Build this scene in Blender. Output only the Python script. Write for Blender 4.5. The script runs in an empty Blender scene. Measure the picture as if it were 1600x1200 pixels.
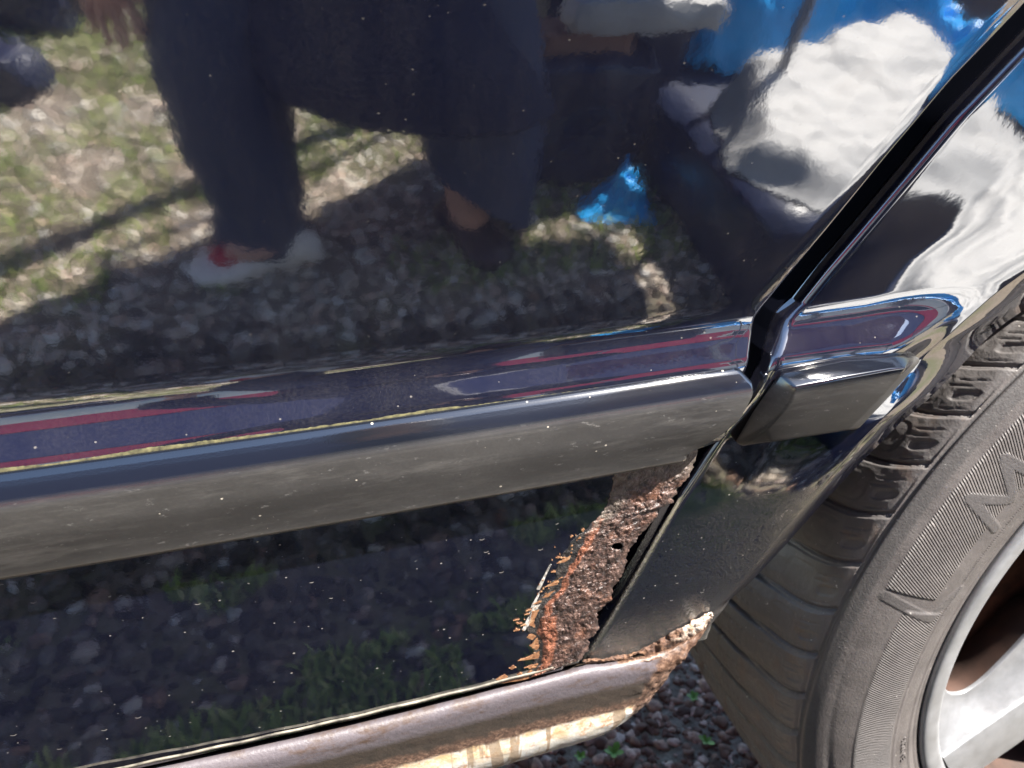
import bpy, bmesh, math, random
from mathutils import Vector, Matrix
#CORE
import numpy as np, math
F=1209.0
CAM=np.array([0.0,-0.30,0.808])
_v=np.array([5520-800,-55-600,F],float); BX=_v/np.linalg.norm(_v)
_s=math.sin(math.radians(27.0))
_A=-BX[1]/BX[0]; _B=-BX[2]*_s/BX[0]
_qa=_A*_A+1; _qb=2*_A*_B; _qc=_B*_B-(1-_s*_s)
_b=(-_qb+math.sqrt(_qb*_qb-4*_qa*_qc))/(2*_qa)
BZ=-np.array([_A*_b+_B,_b,_s]); BY=np.cross(BZ,BX)
def ray(px,py):
    c=np.array([px-800.0,py-600.0,F]); return np.array([c@BX,c@BY,c@BZ])
def un(px,py,y=0.0):
    d=ray(px,py); return CAM+d*((y-CAM[1])/d[1])
def proj(p):
    v=np.asarray(p,float)-CAM
    c=v[0]*BX+v[1]*BY+v[2]*BZ
    return 800+F*c[0]/c[2],600+F*c[1]/c[2]
# body section: tilt of the surface (degrees, + = facing up) against arc length, walking down the side
def smooth(a,b,x):
    t=np.clip((x-a)/(b-a),0,1); return t*t*(3-2*t)
ZTOP=0.99
S_CREASE=0.3274
def tilt(s,ridge=1.0,peak=35.0):
    up=-8.0-5.5*smooth(S_CREASE-0.2365,S_CREASE,s)
    r=smooth(S_CREASE-0.005,S_CREASE+0.0135,s)-smooth(S_CREASE+0.0185,S_CREASE+0.031,s)*0.95
    low=smooth(S_CREASE+0.027,S_CREASE+0.036,s)
    t=up*(1-r)+peak*ridge*r
    return t*(1-low)+(-5.0-1.5*smooth(S_CREASE+0.12,S_CREASE+0.2,s))*low
def section(ridge=1.0,peak=35.0,n=1900,smax=0.60):
    s=np.linspace(0,smax,n); t=np.radians(tilt(s,ridge,peak))
    ds=s[1]-s[0]
    z=ZTOP-np.concatenate([[0],np.cumsum(np.cos(t[:-1])*ds)])
    y=-np.concatenate([[0],np.cumsum(np.sin(t[:-1])*ds)])
    i=np.searchsorted(s,S_CREASE)
    return s,y-y[i],z,t
S0,Y0,Z0,T0=section()
def Yd(z): return np.interp(z,Z0[::-1],Y0[::-1])
def unv(px,py,y):
    """arrays of pixels and depths -> points"""
    px,py,y=np.broadcast_arrays(np.asarray(px,float),np.asarray(py,float),np.asarray(y,float))
    c=np.stack([px-800.0,py-600.0,np.full(px.shape,F)],-1); d=np.stack([c@BX,c@BY,c@BZ],-1)
    return CAM+d*((y-CAM[1])/d[...,1])[...,None]
def un_s(px,py,off=0.0,fy=None):
    """pixel(s) -> point on the body side (plus an outward offset); fy(x,z) or fy(z)"""
    f=fy or Yd
    y=np.zeros(np.broadcast(np.asarray(px),np.asarray(py)).shape)
    for _ in range(12):
        p=unv(px,py,y-off); y=0.5*y+0.5*np.asarray(f(p[...,2]) if not getattr(f,'xz',False) else f(p[...,0],p[...,2]))
    return unv(px,py,y-off)
#/CORE
random.seed(7); RNG=np.random.default_rng(11)
SC=bpy.context.scene
COL=SC.collection
# ------------------------------------------------------------------ camera
cam_d=bpy.data.cameras.new('camera'); cam=bpy.data.objects.new('camera',cam_d); COL.objects.link(cam)
right=Vector((BX[0],BY[0],BZ[0])); down=Vector((BX[1],BY[1],BZ[1])); fwd=Vector((BX[2],BY[2],BZ[2]))
M=Matrix((right,-down,-fwd)).transposed().to_4x4(); M.translation=Vector(CAM); cam.matrix_world=M
cam_d.sensor_width=36.0; cam_d.lens=36.0*F/1600.0; cam_d.clip_start=0.01; cam_d.clip_end=500
cam_d.dof.use_dof=True; cam_d.dof.focus_distance=0.37; cam_d.dof.aperture_fstop=14.0
SC.camera=cam
# ------------------------------------------------------------------ sky, sun, exposure
SUN_EL=math.radians(55.0); SUN_DIR=Vector((0.80,-0.60,0)).normalized()
W=bpy.data.worlds.new('World'); SC.world=W; W.use_nodes=True
wn=W.node_tree; bg=wn.nodes['Background']
sky=wn.nodes.new('ShaderNodeTexSky'); sky.sky_type='NISHITA'; sky.sun_disc=False
sky.sun_elevation=SUN_EL; sky.sun_rotation=math.atan2(SUN_DIR.x,SUN_DIR.y); sky.air_density=1.2; sky.dust_density=0.6; sky.ozone_density=3.0
wn.links.new(sky.outputs[0],bg.inputs[0]); bg.inputs[1].default_value=0.075
sd=bpy.data.lights.new('sun','SUN'); so=bpy.data.objects.new('sun',sd); COL.objects.link(so)
sd.energy=5.0; sd.angle=math.radians(0.55); sd.color=(1.0,0.95,0.87)
sv=Vector((SUN_DIR.x*math.cos(SUN_EL),SUN_DIR.y*math.cos(SUN_EL),math.sin(SUN_EL)))
so.rotation_euler=sv.to_track_quat('Z','Y').to_euler()
SC.view_settings.view_transform='Standard'; SC.view_settings.look='None'; SC.view_settings.exposure=2.45; SC.view_settings.gamma=1.0
SC.view_settings.use_curve_mapping=False
SC.render.engine='CYCLES'; SC.cycles.max_bounces=8; SC.cycles.use_denoising=True

# ------------------------------------------------------------------ helpers
def link(o,parent=None):
    COL.objects.link(o)
    if parent is not None: o.parent=parent
    return o
def thing(name,label,cat,group=None,loc=(0,0,0)):
    o=bpy.data.objects.new(name,None); o.location=loc; o.empty_display_size=0.05; link(o)
    o['label']=label; o['category']=cat
    if group: o['group']=group
    return o
def tag(o,label,cat,group=None):
    o['label']=label; o['category']=cat
    if group: o['group']=group
    return o
def mesh(name,verts,faces,mat,parent=None,smooth_=True,attrs=None):
    me=bpy.data.meshes.new(name); me.from_pydata([tuple(map(float,v)) for v in verts],[],[tuple(f) for f in faces]); me.validate()
    if smooth_: me.polygons.foreach_set('use_smooth',[True]*len(me.polygons))
    if attrs:
        for k,a in attrs.items():
            at=me.attributes.new(k,'FLOAT','POINT'); at.data.foreach_set('value',np.asarray(a,np.float32))
    me.update(); me.materials.append(mat)
    return link(bpy.data.objects.new(name,me),parent)
def grid_faces(nr,nc,off=0,flip=False,wrap=False):
    f=[]
    for i in range(nr-1):
        for j in range(nc if wrap else nc-1):
            a=off+i*nc+j; b=off+i*nc+(j+1)%nc; c=b+nc; d=a+nc
            f.append((a,d,c,b) if flip else (a,b,c,d))
    return f
def grid(name,G,mat,parent=None,attrs=None,flip=False,smooth_=True,skip=None,wrap=False):
    G=np.asarray(G); nr,nc=G.shape[:2]
    f=grid_faces(nr,nc,0,flip,wrap)
    if skip is not None: f=[q for q in f if not skip(q)]
    a={k:np.asarray(v).reshape(-1) for k,v in attrs.items()} if attrs else None
    return mesh(name,G.reshape(-1,3),f,mat,parent,smooth_,a)
def bevel(o,w,seg=3,ang=25):
    m=o.modifiers.new('bevel','BEVEL'); m.width=w; m.segments=seg; m.limit_method='ANGLE'; m.angle_limit=math.radians(ang); return o
def solid(o,t,off=-1):
    m=o.modifiers.new('solidify','SOLIDIFY'); m.thickness=t; m.offset=off; return o
def subsurf(o,l=2):
    m=o.modifiers.new('sub','SUBSURF'); m.levels=l; m.render_levels=l; return o
def resample(P,n):
    P=np.asarray(P,float); d=np.concatenate([[0],np.cumsum(np.linalg.norm(np.diff(P,axis=0),axis=1))])
    t=np.linspace(0,d[-1],n); return np.stack([np.interp(t,d,P[:,k]) for k in range(P.shape[1])],1)
def catmull(P,n):
    P=np.asarray(P,float); P=np.vstack([2*P[0]-P[1],P,2*P[-1]-P[-2]]); m=len(P)-3; out=[]
    for u in np.linspace(0,m-1e-9,n):
        i=int(u); t=u-i; a,b,c,d=P[i:i+4]
        out.append(0.5*((2*b)+(-a+c)*t+(2*a-5*b+4*c-d)*t*t+(-a+3*b-3*c+d)*t**3))
    return np.array(out)
def vnoise(p,seed=0):
    """cheap smooth value noise for arrays (...,3)"""
    p=np.asarray(p,float); i=np.floor(p).astype(np.int64); f=p-i; f=f*f*(3-2*f); out=0
    for dx in (0,1):
        for dy in (0,1):
            for dz in (0,1):
                h=(i[...,0]+dx)*73856093 ^ (i[...,1]+dy)*19349663 ^ (i[...,2]+dz)*83492791 ^ (seed*2654435)
                h=(h^(h>>13))*1274126177; h=(h^(h>>16))&0xffff
                w=(f[...,0] if dx else 1-f[...,0])*(f[...,1] if dy else 1-f[...,1])*(f[...,2] if dz else 1-f[...,2])
                out=out+w*(h/65535.0)
    return out
def fbm(p,oct_=4,seed=0):
    s=0;a=0.5
    for k in range(oct_): s=s+a*(vnoise(np.asarray(p)*2**k,seed+k)-0.5)*2; a*=0.5
    return s

# ------------------------------------------------------------------ material helper
class Mat:
    def __init__(s,name):
        s.m=bpy.data.materials.new(name); s.m.use_nodes=True; s.t=s.m.node_tree; s.n=s.t.nodes; s.l=s.t.links
        s.b=s.n['Principled BSDF']; s.out=s.n['Material Output']
        s.co=s.n.new('ShaderNodeTexCoord').outputs['Object']
    def set(s,**k):
        mp=dict(base='Base Color',rough='Roughness',metal='Metallic',ior='IOR',spec='Specular IOR Level',coat='Coat Weight',coatr='Coat Roughness',coatior='Coat IOR',sheen='Sheen Weight')
        for a,v in k.items():
            i=s.b.inputs[mp[a]]
            if hasattr(v,'links') : s.l.new(v,i)
            else: i.default_value=(*v,1) if isinstance(v,tuple) and len(v)==3 else v
        return s
    def scale(s,sx,sy,sz,rot=(0,0,0)):
        m=s.n.new('ShaderNodeMapping'); m.inputs['Scale'].default_value=(sx,sy,sz); m.inputs['Rotation'].default_value=rot; s.l.new(s.co,m.inputs[0]); return m.outputs[0]
    def noise(s,scale,detail=4,rough=0.55,co=None,dist=0.0):
        n=s.n.new('ShaderNodeTexNoise'); n.inputs['Scale'].default_value=scale; n.inputs['Detail'].default_value=detail; n.inputs['Roughness'].default_value=rough; n.inputs['Distortion'].default_value=dist
        s.l.new(co or s.co,n.inputs['Vector']); return n.outputs['Fac']
    def voro(s,scale,co=None,feature='F1',out='Distance',rand=1.0):
        n=s.n.new('ShaderNodeTexVoronoi'); n.feature=feature; n.inputs['Scale'].default_value=scale; n.inputs['Randomness'].default_value=rand; s.l.new(co or s.co,n.inputs['Vector']); return n.outputs[out]
    def ramp(s,f,stops,interp='LINEAR'):
        r=s.n.new('ShaderNodeValToRGB'); r.color_ramp.interpolation=interp; e=r.color_ramp.elements
        while len(e)<len(stops): e.new(0.5)
        for x,(p,c) in zip(e,stops): x.position=p; x.color=(*c,1) if isinstance(c,tuple) else (c,c,c,1)
        s.l.new(f,r.inputs[0]); return r.outputs[0]
    def mr(s,f,a,b,c=0.0,d=1.0):
        n=s.n.new('ShaderNodeMapRange'); 
        for i,v in enumerate((a,b,c,d)): n.inputs[i+1].default_value=v
        s.l.new(f,n.inputs[0]); return n.outputs[0]
    def math(s,op,a,b=0.0):
        n=s.n.new('ShaderNodeMath'); n.operation=op
        for i,v in enumerate((a,b)):
            if hasattr(v,'links'): s.l.new(v,n.inputs[i])
            else: n.inputs[i].default_value=v
        return n.outputs[0]
    def mix(s,f,a,b):
        n=s.n.new('ShaderNodeMix'); n.data_type='RGBA'
        for i,v in ((0,f),(6,a),(7,b)):
            if hasattr(v,'links'): s.l.new(v,n.inputs[i])
            else: n.inputs[i].default_value=(*v,1) if isinstance(v,tuple) else v
        return n.outputs[2]
    def bump(s,h,strength=0.5,dist=0.001,prev=None):
        n=s.n.new('ShaderNodeBump'); n.inputs['Strength'].default_value=strength; n.inputs['Distance'].default_value=dist
        s.l.new(h,n.inputs['Height'])
        if prev is not None: s.l.new(prev,n.inputs['Normal'])
        return n.outputs[0]
    def normal(s,x): s.l.new(x,s.b.inputs['Normal']); return s
    def attr(s,name):
        n=s.n.new('ShaderNodeAttribute'); n.attribute_name=name; return n.outputs['Fac']
    def sep(s):
        n=s.n.new('ShaderNodeSeparateXYZ'); s.l.new(s.co,n.inputs[0]); return n.outputs
def plain(name,col,rough=0.6,var=0.25,scale=30,bump=0.0,**k):
    m=Mat(name); f=m.noise(scale,5); lo=tuple(c*(1-var) for c in col); hi=tuple(min(1,c*(1+var)) for c in col)
    m.set(base=m.ramp(f,[(0.3,lo),(0.7,hi)]),rough=rough,**k)
    if bump: m.normal(m.bump(m.noise(scale*4,4),0.6,bump))
    return m.m

def paint(name,dust=1.0,chips=0.0,lowdust=0.0):
    m=Mat(name)
    peel=m.noise(330,2); wave=m.noise(26,2)
    nb=m.bump(wave,0.05,0.003); nb=m.bump(peel,0.009,0.0010,nb)
    if chips:
        ch=m.noise(800,3); z=m.sep()[2]
        fall=m.mr(z,0.50,0.56,1.0,0.0)
        hgt=m.math('MULTIPLY',m.ramp(ch,[(0.40,0.0),(0.62,1.0)]),fall)
        nb=m.bump(hgt,0.22*chips,0.0009,nb)
    flake=m.voro(2600,out='Color')
    m.set(base=(0.0014,0.0021,0.0080),rough=m.mr(m.noise(5,3),0.3,0.7,0.03,0.055),ior=2.75,metal=0.0)
    m.normal(nb)
    # dried dust: thin film, specks and short crescents left by drops
    film=m.ramp(m.noise(22,6,0.7,m.scale(1,1,0.16)),[(0.35,0.0),(0.75,1.0)])
    fine=m.noise(900,2)
    filmv=m.math('MULTIPLY',m.math('MULTIPLY',m.math('ADD',m.math('MULTIPLY',film,0.013),0.003),m.mr(m.sep()[2],0.60,0.64,0.45,1.1)),m.mr(fine,0.3,0.7,0.5,1.5))
    v=m.n.new('ShaderNodeTexVoronoi'); v.inputs['Scale'].default_value=330; m.l.new(m.scale(1,1,1.35),v.inputs['Vector'])
    pick=m.n.new('ShaderNodeSeparateColor'); m.l.new(v.outputs['Color'],pick.inputs[0])
    thr=m.math('MULTIPLY',m.math('POWER',pick.outputs[0],12.0),m.mr(m.noise(7,3),0.3,0.7,0.10,0.27))
    dot=m.math('LESS_THAN',v.outputs['Distance'],thr)
    v2=m.n.new('ShaderNodeTexVoronoi'); v2.inputs['Scale'].default_value=105; m.l.new(m.scale(1,1,1.0),v2.inputs['Vector'])
    p2=m.n.new('ShaderNodeSeparateColor'); m.l.new(v2.outputs['Color'],p2.inputs[0])
    # crescent: ring of a cell, lower half only
    ring=m.math('COMPARE',v2.outputs['Distance'],0.16); m.n[ring.node.name].inputs[2].default_value=0.022
    sub=m.n.new('ShaderNodeVectorMath'); sub.operation='SUBTRACT'; m.l.new(m.co,sub.inputs[0]); m.l.new(v2.outputs['Position'],sub.inputs[1])
    sx=m.n.new('ShaderNodeSeparateXYZ'); m.l.new(sub.outputs[0],sx.inputs[0]); lower=m.math('LESS_THAN',sx.outputs[2],-0.0009)
    z=m.sep()[2]
    low=m.math('LESS_THAN',z,0.605)
    cres=m.math('MULTIPLY',m.math('MULTIPLY',m.math('MULTIPLY',ring,lower),m.math('GREATER_THAN',p2.outputs[1],0.55)),m.math('MULTIPLY',m.math('GREATER_THAN',m.noise(160,1),0.56),low))
    spots=m.math('MAXIMUM',m.math('MULTIPLY',dot,m.mr(z,0.60,0.66,0.42,0.13)),m.math('MULTIPLY',cres,0.32))
    tot=m.math('MAXIMUM',m.math('MULTIPLY',filmv,dust),m.math('MULTIPLY',spots,dust))
    if lowdust:
        d=m.math('MULTIPLY',m.math('POWER',m.mr(z,0.440,0.505,1.0,0.0),1.8),m.mr(m.noise(45,6,0.7),0.3,0.7,0.35,1.0))
        tot=m.math('MAXIMUM',tot,m.math('MULTIPLY',d,lowdust))
    # brownish dirt just under the moulding
    df=m.n.new('ShaderNodeBsdfDiffuse'); m.l.new(m.mix(m.noise(40,3),(0.36,0.33,0.29),(0.62,0.58,0.50)),df.inputs[0])
    mx=m.n.new('ShaderNodeMixShader'); m.l.new(tot,mx.inputs[0]); m.l.new(m.b.outputs[0],mx.inputs[1]); m.l.new(df.outputs[0],mx.inputs[2]); m.l.new(mx.outputs[0],m.out.inputs[0])
    return m.m
PAINT=paint('navy_paint')
PAINT_Q=paint('navy_paint_quarter',1.0,1.0,0.17)
def black_trim():
    m=Mat('grey_plastic_trim')
    f=m.noise(14,6,0.65,m.scale(0.6,1,1)); g=m.noise(700,3)
    c=m.mix(m.math('MULTIPLY',m.mr(f,0.3,0.7),m.mr(g,0.25,0.75,0.6,1.0)),(0.019,0.018,0.018),(0.045,0.043,0.042))
    c=m.mix(m.math('MULTIPLY',m.ramp(m.noise(55,6,0.8,m.scale(0.25,1,1.6)),[(0.50,0.0),(0.70,1.0)]),0.55),c,(0.080,0.076,0.072))
    c=m.mix(m.math('MULTIPLY',m.ramp(m.noise(240,4,0.8,m.scale(0.5,1,1,(0.0,0.6,0.0))),[(0.62,0.0),(0.70,1.0)]),0.5),c,(0.15,0.145,0.14))
    c=m.mix(m.mr(m.sep()[2],0.603,0.600,0.0,0.7),c,(0.11,0.095,0.075))
    bz=m.mr(m.sep()[2],0.6345,0.6385); c=m.mix(bz,c,(0.004,0.005,0.008))
    v=m.n.new('ShaderNodeTexVoronoi'); v.inputs['Scale'].default_value=210; m.l.new(m.scale(1,1,1.2,(0.3,0.2,0.1)),v.inputs['Vector'])
    pk=m.n.new('ShaderNodeSeparateColor'); m.l.new(v.outputs['Color'],pk.inputs[0])
    dot=m.math('LESS_THAN',v.outputs['Distance'],m.math('MULTIPLY',m.math('POWER',pk.outputs[0],6.0),0.14))
    c=m.mix(m.math('MULTIPLY',dot,0.6),c,(0.5,0.45,0.38))
    m.set(base=c,rough=m.mix(bz,m.mr(f,0.2,0.8,0.42,0.55),m.mr(f,0.2,0.8,0.07,0.12)),ior=m.mr(bz,0,1,1.42,2.0))
    m.normal(m.bump(m.noise(1500,2),0.035,0.0004))
    return m.m
TRIM=black_trim()
DARK=plain('unlit_black_seam',(0.004,0.004,0.005),0.7)
GAP_SHADE=plain('gap_shade_black',(0.0015,0.0018,0.004),0.9,spec=0.02)  # near-black colour stands in for the shade inside the door gap

# ------------------------------------------------------------------ the car
car=thing('car','dark navy car with rusted lower rear door corner and black rubbing strip','car')
_,YQ,ZQ,_=section(1.0,42.0)
_,YN,ZN,_=section(0.0)
def Yq1(z): return np.interp(z,ZQ[::-1],YQ[::-1])
def Yn(z): return np.interp(z,ZN[::-1],YN[::-1])
def edge(px,fy=Yd):
    px=[(a,b) for a,b in px]
    """pixel outline -> X as a function of height on the body side"""
    Q=np.array(px,float); P=un_s(Q[:,0],Q[:,1],0.0,fy); o=np.argsort(P[:,2])
    z,x=P[o,2],P[o,0]
    return lambda zz: np.interp(zz,z,x)+np.where(zz>z[-1],(zz-z[-1])*(x[-1]-x[-2])/(z[-1]-z[-2]),0)
DOOR_EDGE=[(1680,-60),(1600,25),(1500,126),(1400,242),(1300,362),(1240,432),(1200,480),(1186,500),(1181,525),(1177,555),(1168,588),(1164,640),(1135,690),(1092,703),(1050,760),(1000,800),(962,855),(940,900),(915,950),(895,985),(885,1040)]
XE=edge(DOOR_EDGE)
XL=-0.95
ZB=float(un_s(620,1108)[2])
def ybow(x): return (x-0.05)**2/(2*9.0)
zz=np.concatenate([np.linspace(ZTOP,0.667,70),np.linspace(0.6665,0.628,110),np.linspace(0.626,ZB,60)])
us=np.concatenate([np.linspace(0,0.8,44),np.linspace(0.8,1,26)[1:]])
G=[]
for z in zz:
    xe=float(XE(z)); y=float(Yd(z)); r=0.0035; row=[]
    for u in us: x=XL+(xe-r-XL)*u; row.append((x,y+ybow(x),z))
    for a in np.linspace(0,90,7)[1:]:
        a=math.radians(a); row.append((xe-r+r*math.sin(a),y+ybow(xe)+r*(1-math.cos(a)),z))
    for k in (0.006,0.018,0.03): row.append((xe-0.001*k/0.03,y+ybow(xe)+r+k,z))
    G.append(row)
door=grid('rear_door',G,PAINT,car,flip=True)
# black rubbing strip on the door
prof=np.array([(-0.0085,0.6462),(-0.0112,0.6459),(-0.0124,0.6450),(-0.0158,0.6410),(-0.0188,0.6370),(-0.0194,0.6358),(-0.0197,0.6340),(-0.0198,0.6310),(-0.0198,0.6235),(-0.0195,0.6205),(-0.0164,0.6050),(-0.0160,0.6012),(-0.0150,0.6002),(-0.0100,0.6000),(0.006,0.6000)])
pp=[]
for i in range(len(prof)-1):
    for t in np.linspace(0,1,4)[:-1]: pp.append(prof[i]*(1-t)+prof[i+1]*t)
pp.append(prof[-1]); pp=np.array(pp)
MEND=[(1150,578),(1170,587),(1182,602),(1176,620),(1160,650),(1136,676),(1112,694),(1092,703),(1080,706)]
def mend_x(z,y):
    P=np.array([un(a,b,-0.017) for a,b in MEND]); o=np.argsort(P[:,2]); return float(np.interp(z,P[o,2],P[o,0]))
G=[]
for y,z in pp:
    xe=mend_x(z,y); row=[]; r=0.003
    for u in np.linspace(0,1,70): x=XL+(xe-r-XL)*u; row.append((x,y+ybow(x),z))
    for a in np.linspace(0,90,6)[1:]:
        a=math.radians(a); row.append((xe-r+r*math.sin(a),y+ybow(xe)+r*(1-math.cos(a)),z))
    row.append((xe,max(y+0.016,0.004),z)); G.append(row)
strip=grid('rubbing_strip',G,TRIM,door,flip=True)
strip['label']='black plastic rubbing strip faded grey along the door'
# moss in the joint over the strip
MOSS=plain('dry_moss',(0.055,0.050,0.022),0.95,0.75,420)
V=[];Fc=[]
n=1400; xs=np.linspace(XL,0.190,n); 
for i,x in enumerate(xs):
    w=(0.0002+0.0008*float(vnoise([x*60,0,0],3))*float(vnoise([x*16,3,0],5))+0.00015*float(vnoise([x*800,0,0],33)))*(0.25+0.75*float(smooth(0.19,0.05,x)))
    for k in range(5):
        a=math.pi*k/4; z=0.6456+w*(1.5*math.cos(a)+0.9); V.append((x,float(Yd(z))-0.0001-w*0.22*math.sin(a)+ybow(x),z))
Fc=grid_faces(n,5)
moss=mesh('moss_line',V,Fc,MOSS,door); moss['kind']='stuff'

# quarter panel
GAP=[(1690,-15),(1600,80),(1500,184),(1400,303),(1300,420),(1255,476),(1230,500),(1219,530),(1210,560),(1192,600),(1160,648),(1110,706),(1060,782),(1000,888),(958,960),(915,1030)]
HIL=[(1900,190),(1700,350),(1600,428),(1500,508),(1447,556),(1405,622),(1345,690),(1250,800),(1190,872),(1112,958)]
LIP=[(1900,240),(1700,390),(1600,465),(1495,554),(1425,626),(1348,706),(1302,755),(1250,817),(1190,889),(1130,950),(1112,968)]
XG,XH,XLp=edge(GAP,Yq1),edge(HIL,lambda z:-0.008+0*z),edge(LIP,lambda z:0.004+0*z)
def yquarter(x,z):
    xg,xh=XG(z),XH(z); s=(x-xg)/np.maximum(xh-xg,0.01)
    zc=Yn(z); zr=Yq1(z)
    # the ridge runs out to a point towards the arch
    a_hi=(1-smooth(0.55,1.0,s)); a_lo=0.55
    w=smooth(0.600,0.632,z); a=a_hi*w+a_lo*(1-w)
    y=zc+a*(zr-zc)
    y=y-0.0045*smooth(0.35,1.0,s)*smooth(0.50,0.60,z)
    return y+0.0020*np.sin(math.pi*np.clip(s,0,1))*smooth(0.66,0.70,z)
def ylip(z,k=1.0):
    L=np.maximum(XLp(z)-XH(z),0.002); return yquarter(XH(z),z)+L*(0.18*k+0.75*smooth(0,0.5,k)*k)
for _ in range(4):
    h_=edge(HIL,lambda z:yquarter(XH(z),z)); l_=edge(LIP,lambda z:ylip(z)); g_=edge(GAP,lambda z:yquarter(XG(z),z)); XG,XH,XLp=g_,h_,l_
yquarter.xz=True
def un_q(px,py,off=0.0): return un_s(px,py,off,yquarter)
ZBQ=float(un_q(985,1027)[2])
zz=np.concatenate([np.linspace(ZTOP,0.672,60),np.linspace(0.6715,0.63,120),np.linspace(0.628,ZBQ,60)])
us=np.linspace(0,1,70)
G=[]
for z in zz:
    xg,xh,xl=float(XG(z)),float(XH(z)),float(XLp(z)); r=0.0045; row=[]
    y0=yquarter(xg,z)
    row.append((xg+0.0004,y0+0.014,z)); row.append((xg+0.0001,y0+0.010,z)); row.append((xg,y0+0.007,z))
    for a in np.linspace(90,0,9)[:-1]:
        a=math.radians(a); row.append((xg+r-r*math.sin(a),y0+r*(1-math.cos(a)),z))
    for u in us:
        x=xg+r+(xh-xg-r)*u; row.append((x,yquarter(x,z),z))
    yh=yquarter(xh,z); L=max(xl-xh,0.002)
    for k in np.linspace(0,1,9)[1:]:
        row.append((xh+L*k, float(ylip(z,k)),z))
    ye=row[-1][1]
    row.append((xl+0.0006,ye+0.002,z)); row.append((xl+0.0004,ye+0.010,z)); row.append((xl-0.006,ye+0.028,z))
    G.append(row)
quarter=grid('quarter_panel',G,PAINT_Q,car,flip=True)
quarter['label']='navy rear quarter panel in front of the wheel arch'
G=[]
for z in zz:
    xg=float(XG(z)); y0=float(yquarter(xg,z)); G.append([(xg-0.0006,y0+0.0105,z),(xg-0.0004,y0+0.02,z),(xg+0.002,y0+0.045,z)])
gap_sheet=grid('gap_shade_sheet',np.array(G),GAP_SHADE,quarter)  # dark sheet added to keep the inside of the gap black
# dark door jamb behind the gap
J=[(1760,-100),(1600,60),(1400,280),(1240,470),(1200,560),(1120,690),(1020,830),(900,1035)]
G=[[un(a-70,b-10,0.032) for a,b in J],[un(a+60,b+10,0.040) for a,b in J]]
grid('door_jamb',np.array(G),GAP_SHADE,car)

# end block of the rubbing strip on the quarter panel
def ub(px,py,off): return un_q(px,py,off)
O=[(1219,583),(1318,562),(1400,556),(1434,557),(1438,564),(1390,619),(1341,670),(1246,683),(1190,692),(1160,697),(1149,691),(1178,642)]
I=[(1243,606),(1320,590),(1390,577),(1417,573),(1412,582),(1372,626),(1326,672),(1250,684),(1205,691),(1197,672),(1222,645),(1238,624)]
Vb=[ub(a,b,-0.002) for a,b in O]+[ub(a,b,0.0022 if i not in (6,7,8,9,10) else 0.005) for i,(a,b) in enumerate(O)]+[ub(a,b,0.0115) for a,b in I]
n=12; Fb=[]
for lo in (0,n):
    for i in range(n): Fb.append((lo+i,lo+(i+1)%n,lo+n+(i+1)%n,lo+n+i))
Fb.append(tuple(2*n+i for i in range(n)))
Fb=[f[::-1] for f in Fb]
blk=mesh('strip_end_block',Vb,Fb,TRIM,quarter); bevel(blk,0.0016,4,18)
blk['label']='grey plastic end block of the rubbing strip'
# light seam where the block meets the panel is left as dust
# ------------------------------------------------------------------ rust on the door corner
def rust_mat():
    m=Mat('flaking_rust')
    co=m.scale(1,1,1)
    a=m.noise(260,5,0.7); b=m.noise(60,4,0.6); g=m.noise(1100,2)
    base=m.ramp(a,[(0.28,(0.006,0.004,0.004)),(0.45,(0.030,0.017,0.014)),(0.56,(0.075,0.042,0.033)),(0.68,(0.20,0.13,0.105)),(0.80,(0.20,0.19,0.22))])
    org=m.attr('orange'); gry=m.attr('grey'); bare=m.attr('bare')
    oc=m.ramp(m.noise(300,4),[(0.3,(0.080,0.027,0.014)),(0.7,(0.25,0.092,0.050))])
    c=m.mix(m.math('MULTIPLY',m.mr(b,0.56,0.70),0.35),base,(0.26,0.10,0.045))
    c=m.mix(org,c,oc)
    c=m.mix(m.math('MULTIPLY',gry,m.mr(a,0.35,0.6)),c,(0.14,0.12,0.10))
    c=m.mix(bare,c,m.mix(m.mr(m.noise(420,3,0.7,m.scale(1,1,0.4,(0,0.4,0))),0.45,0.7),(0.006,0.006,0.007),(0.055,0.047,0.042)))
    m.set(base=c,rough=m.mr(g,0.3,0.7,0.25,0.65),ior=1.7)
    h=m.math('ADD',a,m.math('MULTIPLY',g,0.5))
    m.normal(m.bump(h,1.0,0.0012))
    return m.m
RUST=rust_mat()
LB=[(955,730),(962,742),(958,760),(952,780),(944,800),(928,822),(908,846),(896,868),(888,892),(874,917),(856,938),(844,955),(838,975),(842,990),(847,1005),(849,1027),(840,1050),(832,1062)]
RB=[(1094,702),(1088,722),(1075,748),(1062,765),(1050,788),(1043,792),(1038,786),(1030,798),(1022,812),(1010,822),(1000,838),(985,855),(978,872),(980,884),(968,905),(956,920),(955,938),(940,950),(935,965),(938,985),(925,1000),(920,1015),(910,1032)]
TB=[(985,722),(1094,702)]
nv,nu=230,110
L_=resample(LB,nv); R_=resample(RB,nv)
rj=fbm(np.stack([np.arange(nv)*0.22,np.zeros(nv),np.zeros(nv)],1),3,5)*8.0
lj=fbm(np.stack([np.arange(nv)*0.16,np.ones(nv)*7,np.zeros(nv)],1),3,8)*6.0
G=np.zeros((nv,nu,3)); OR=np.zeros((nv,nu)); GR=np.zeros((nv,nu))
hole=np.zeros(nv*nu,bool)
Ug=np.tile(np.linspace(0,1,nu),(nv,1)); Vg=np.tile(np.linspace(0,1,nv)[:,None],(1,nu))
PX=L_[:,None,:]*(1-Ug[...,None])+R_[:,None,:]*Ug[...,None]
PX[...,0]+=(lj[:,None]-16*smooth(0.22,0.40,Vg)*(1-0.4*smooth(0.7,1.0,Vg)))*(1-Ug)+rj[:,None]*Ug
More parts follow.
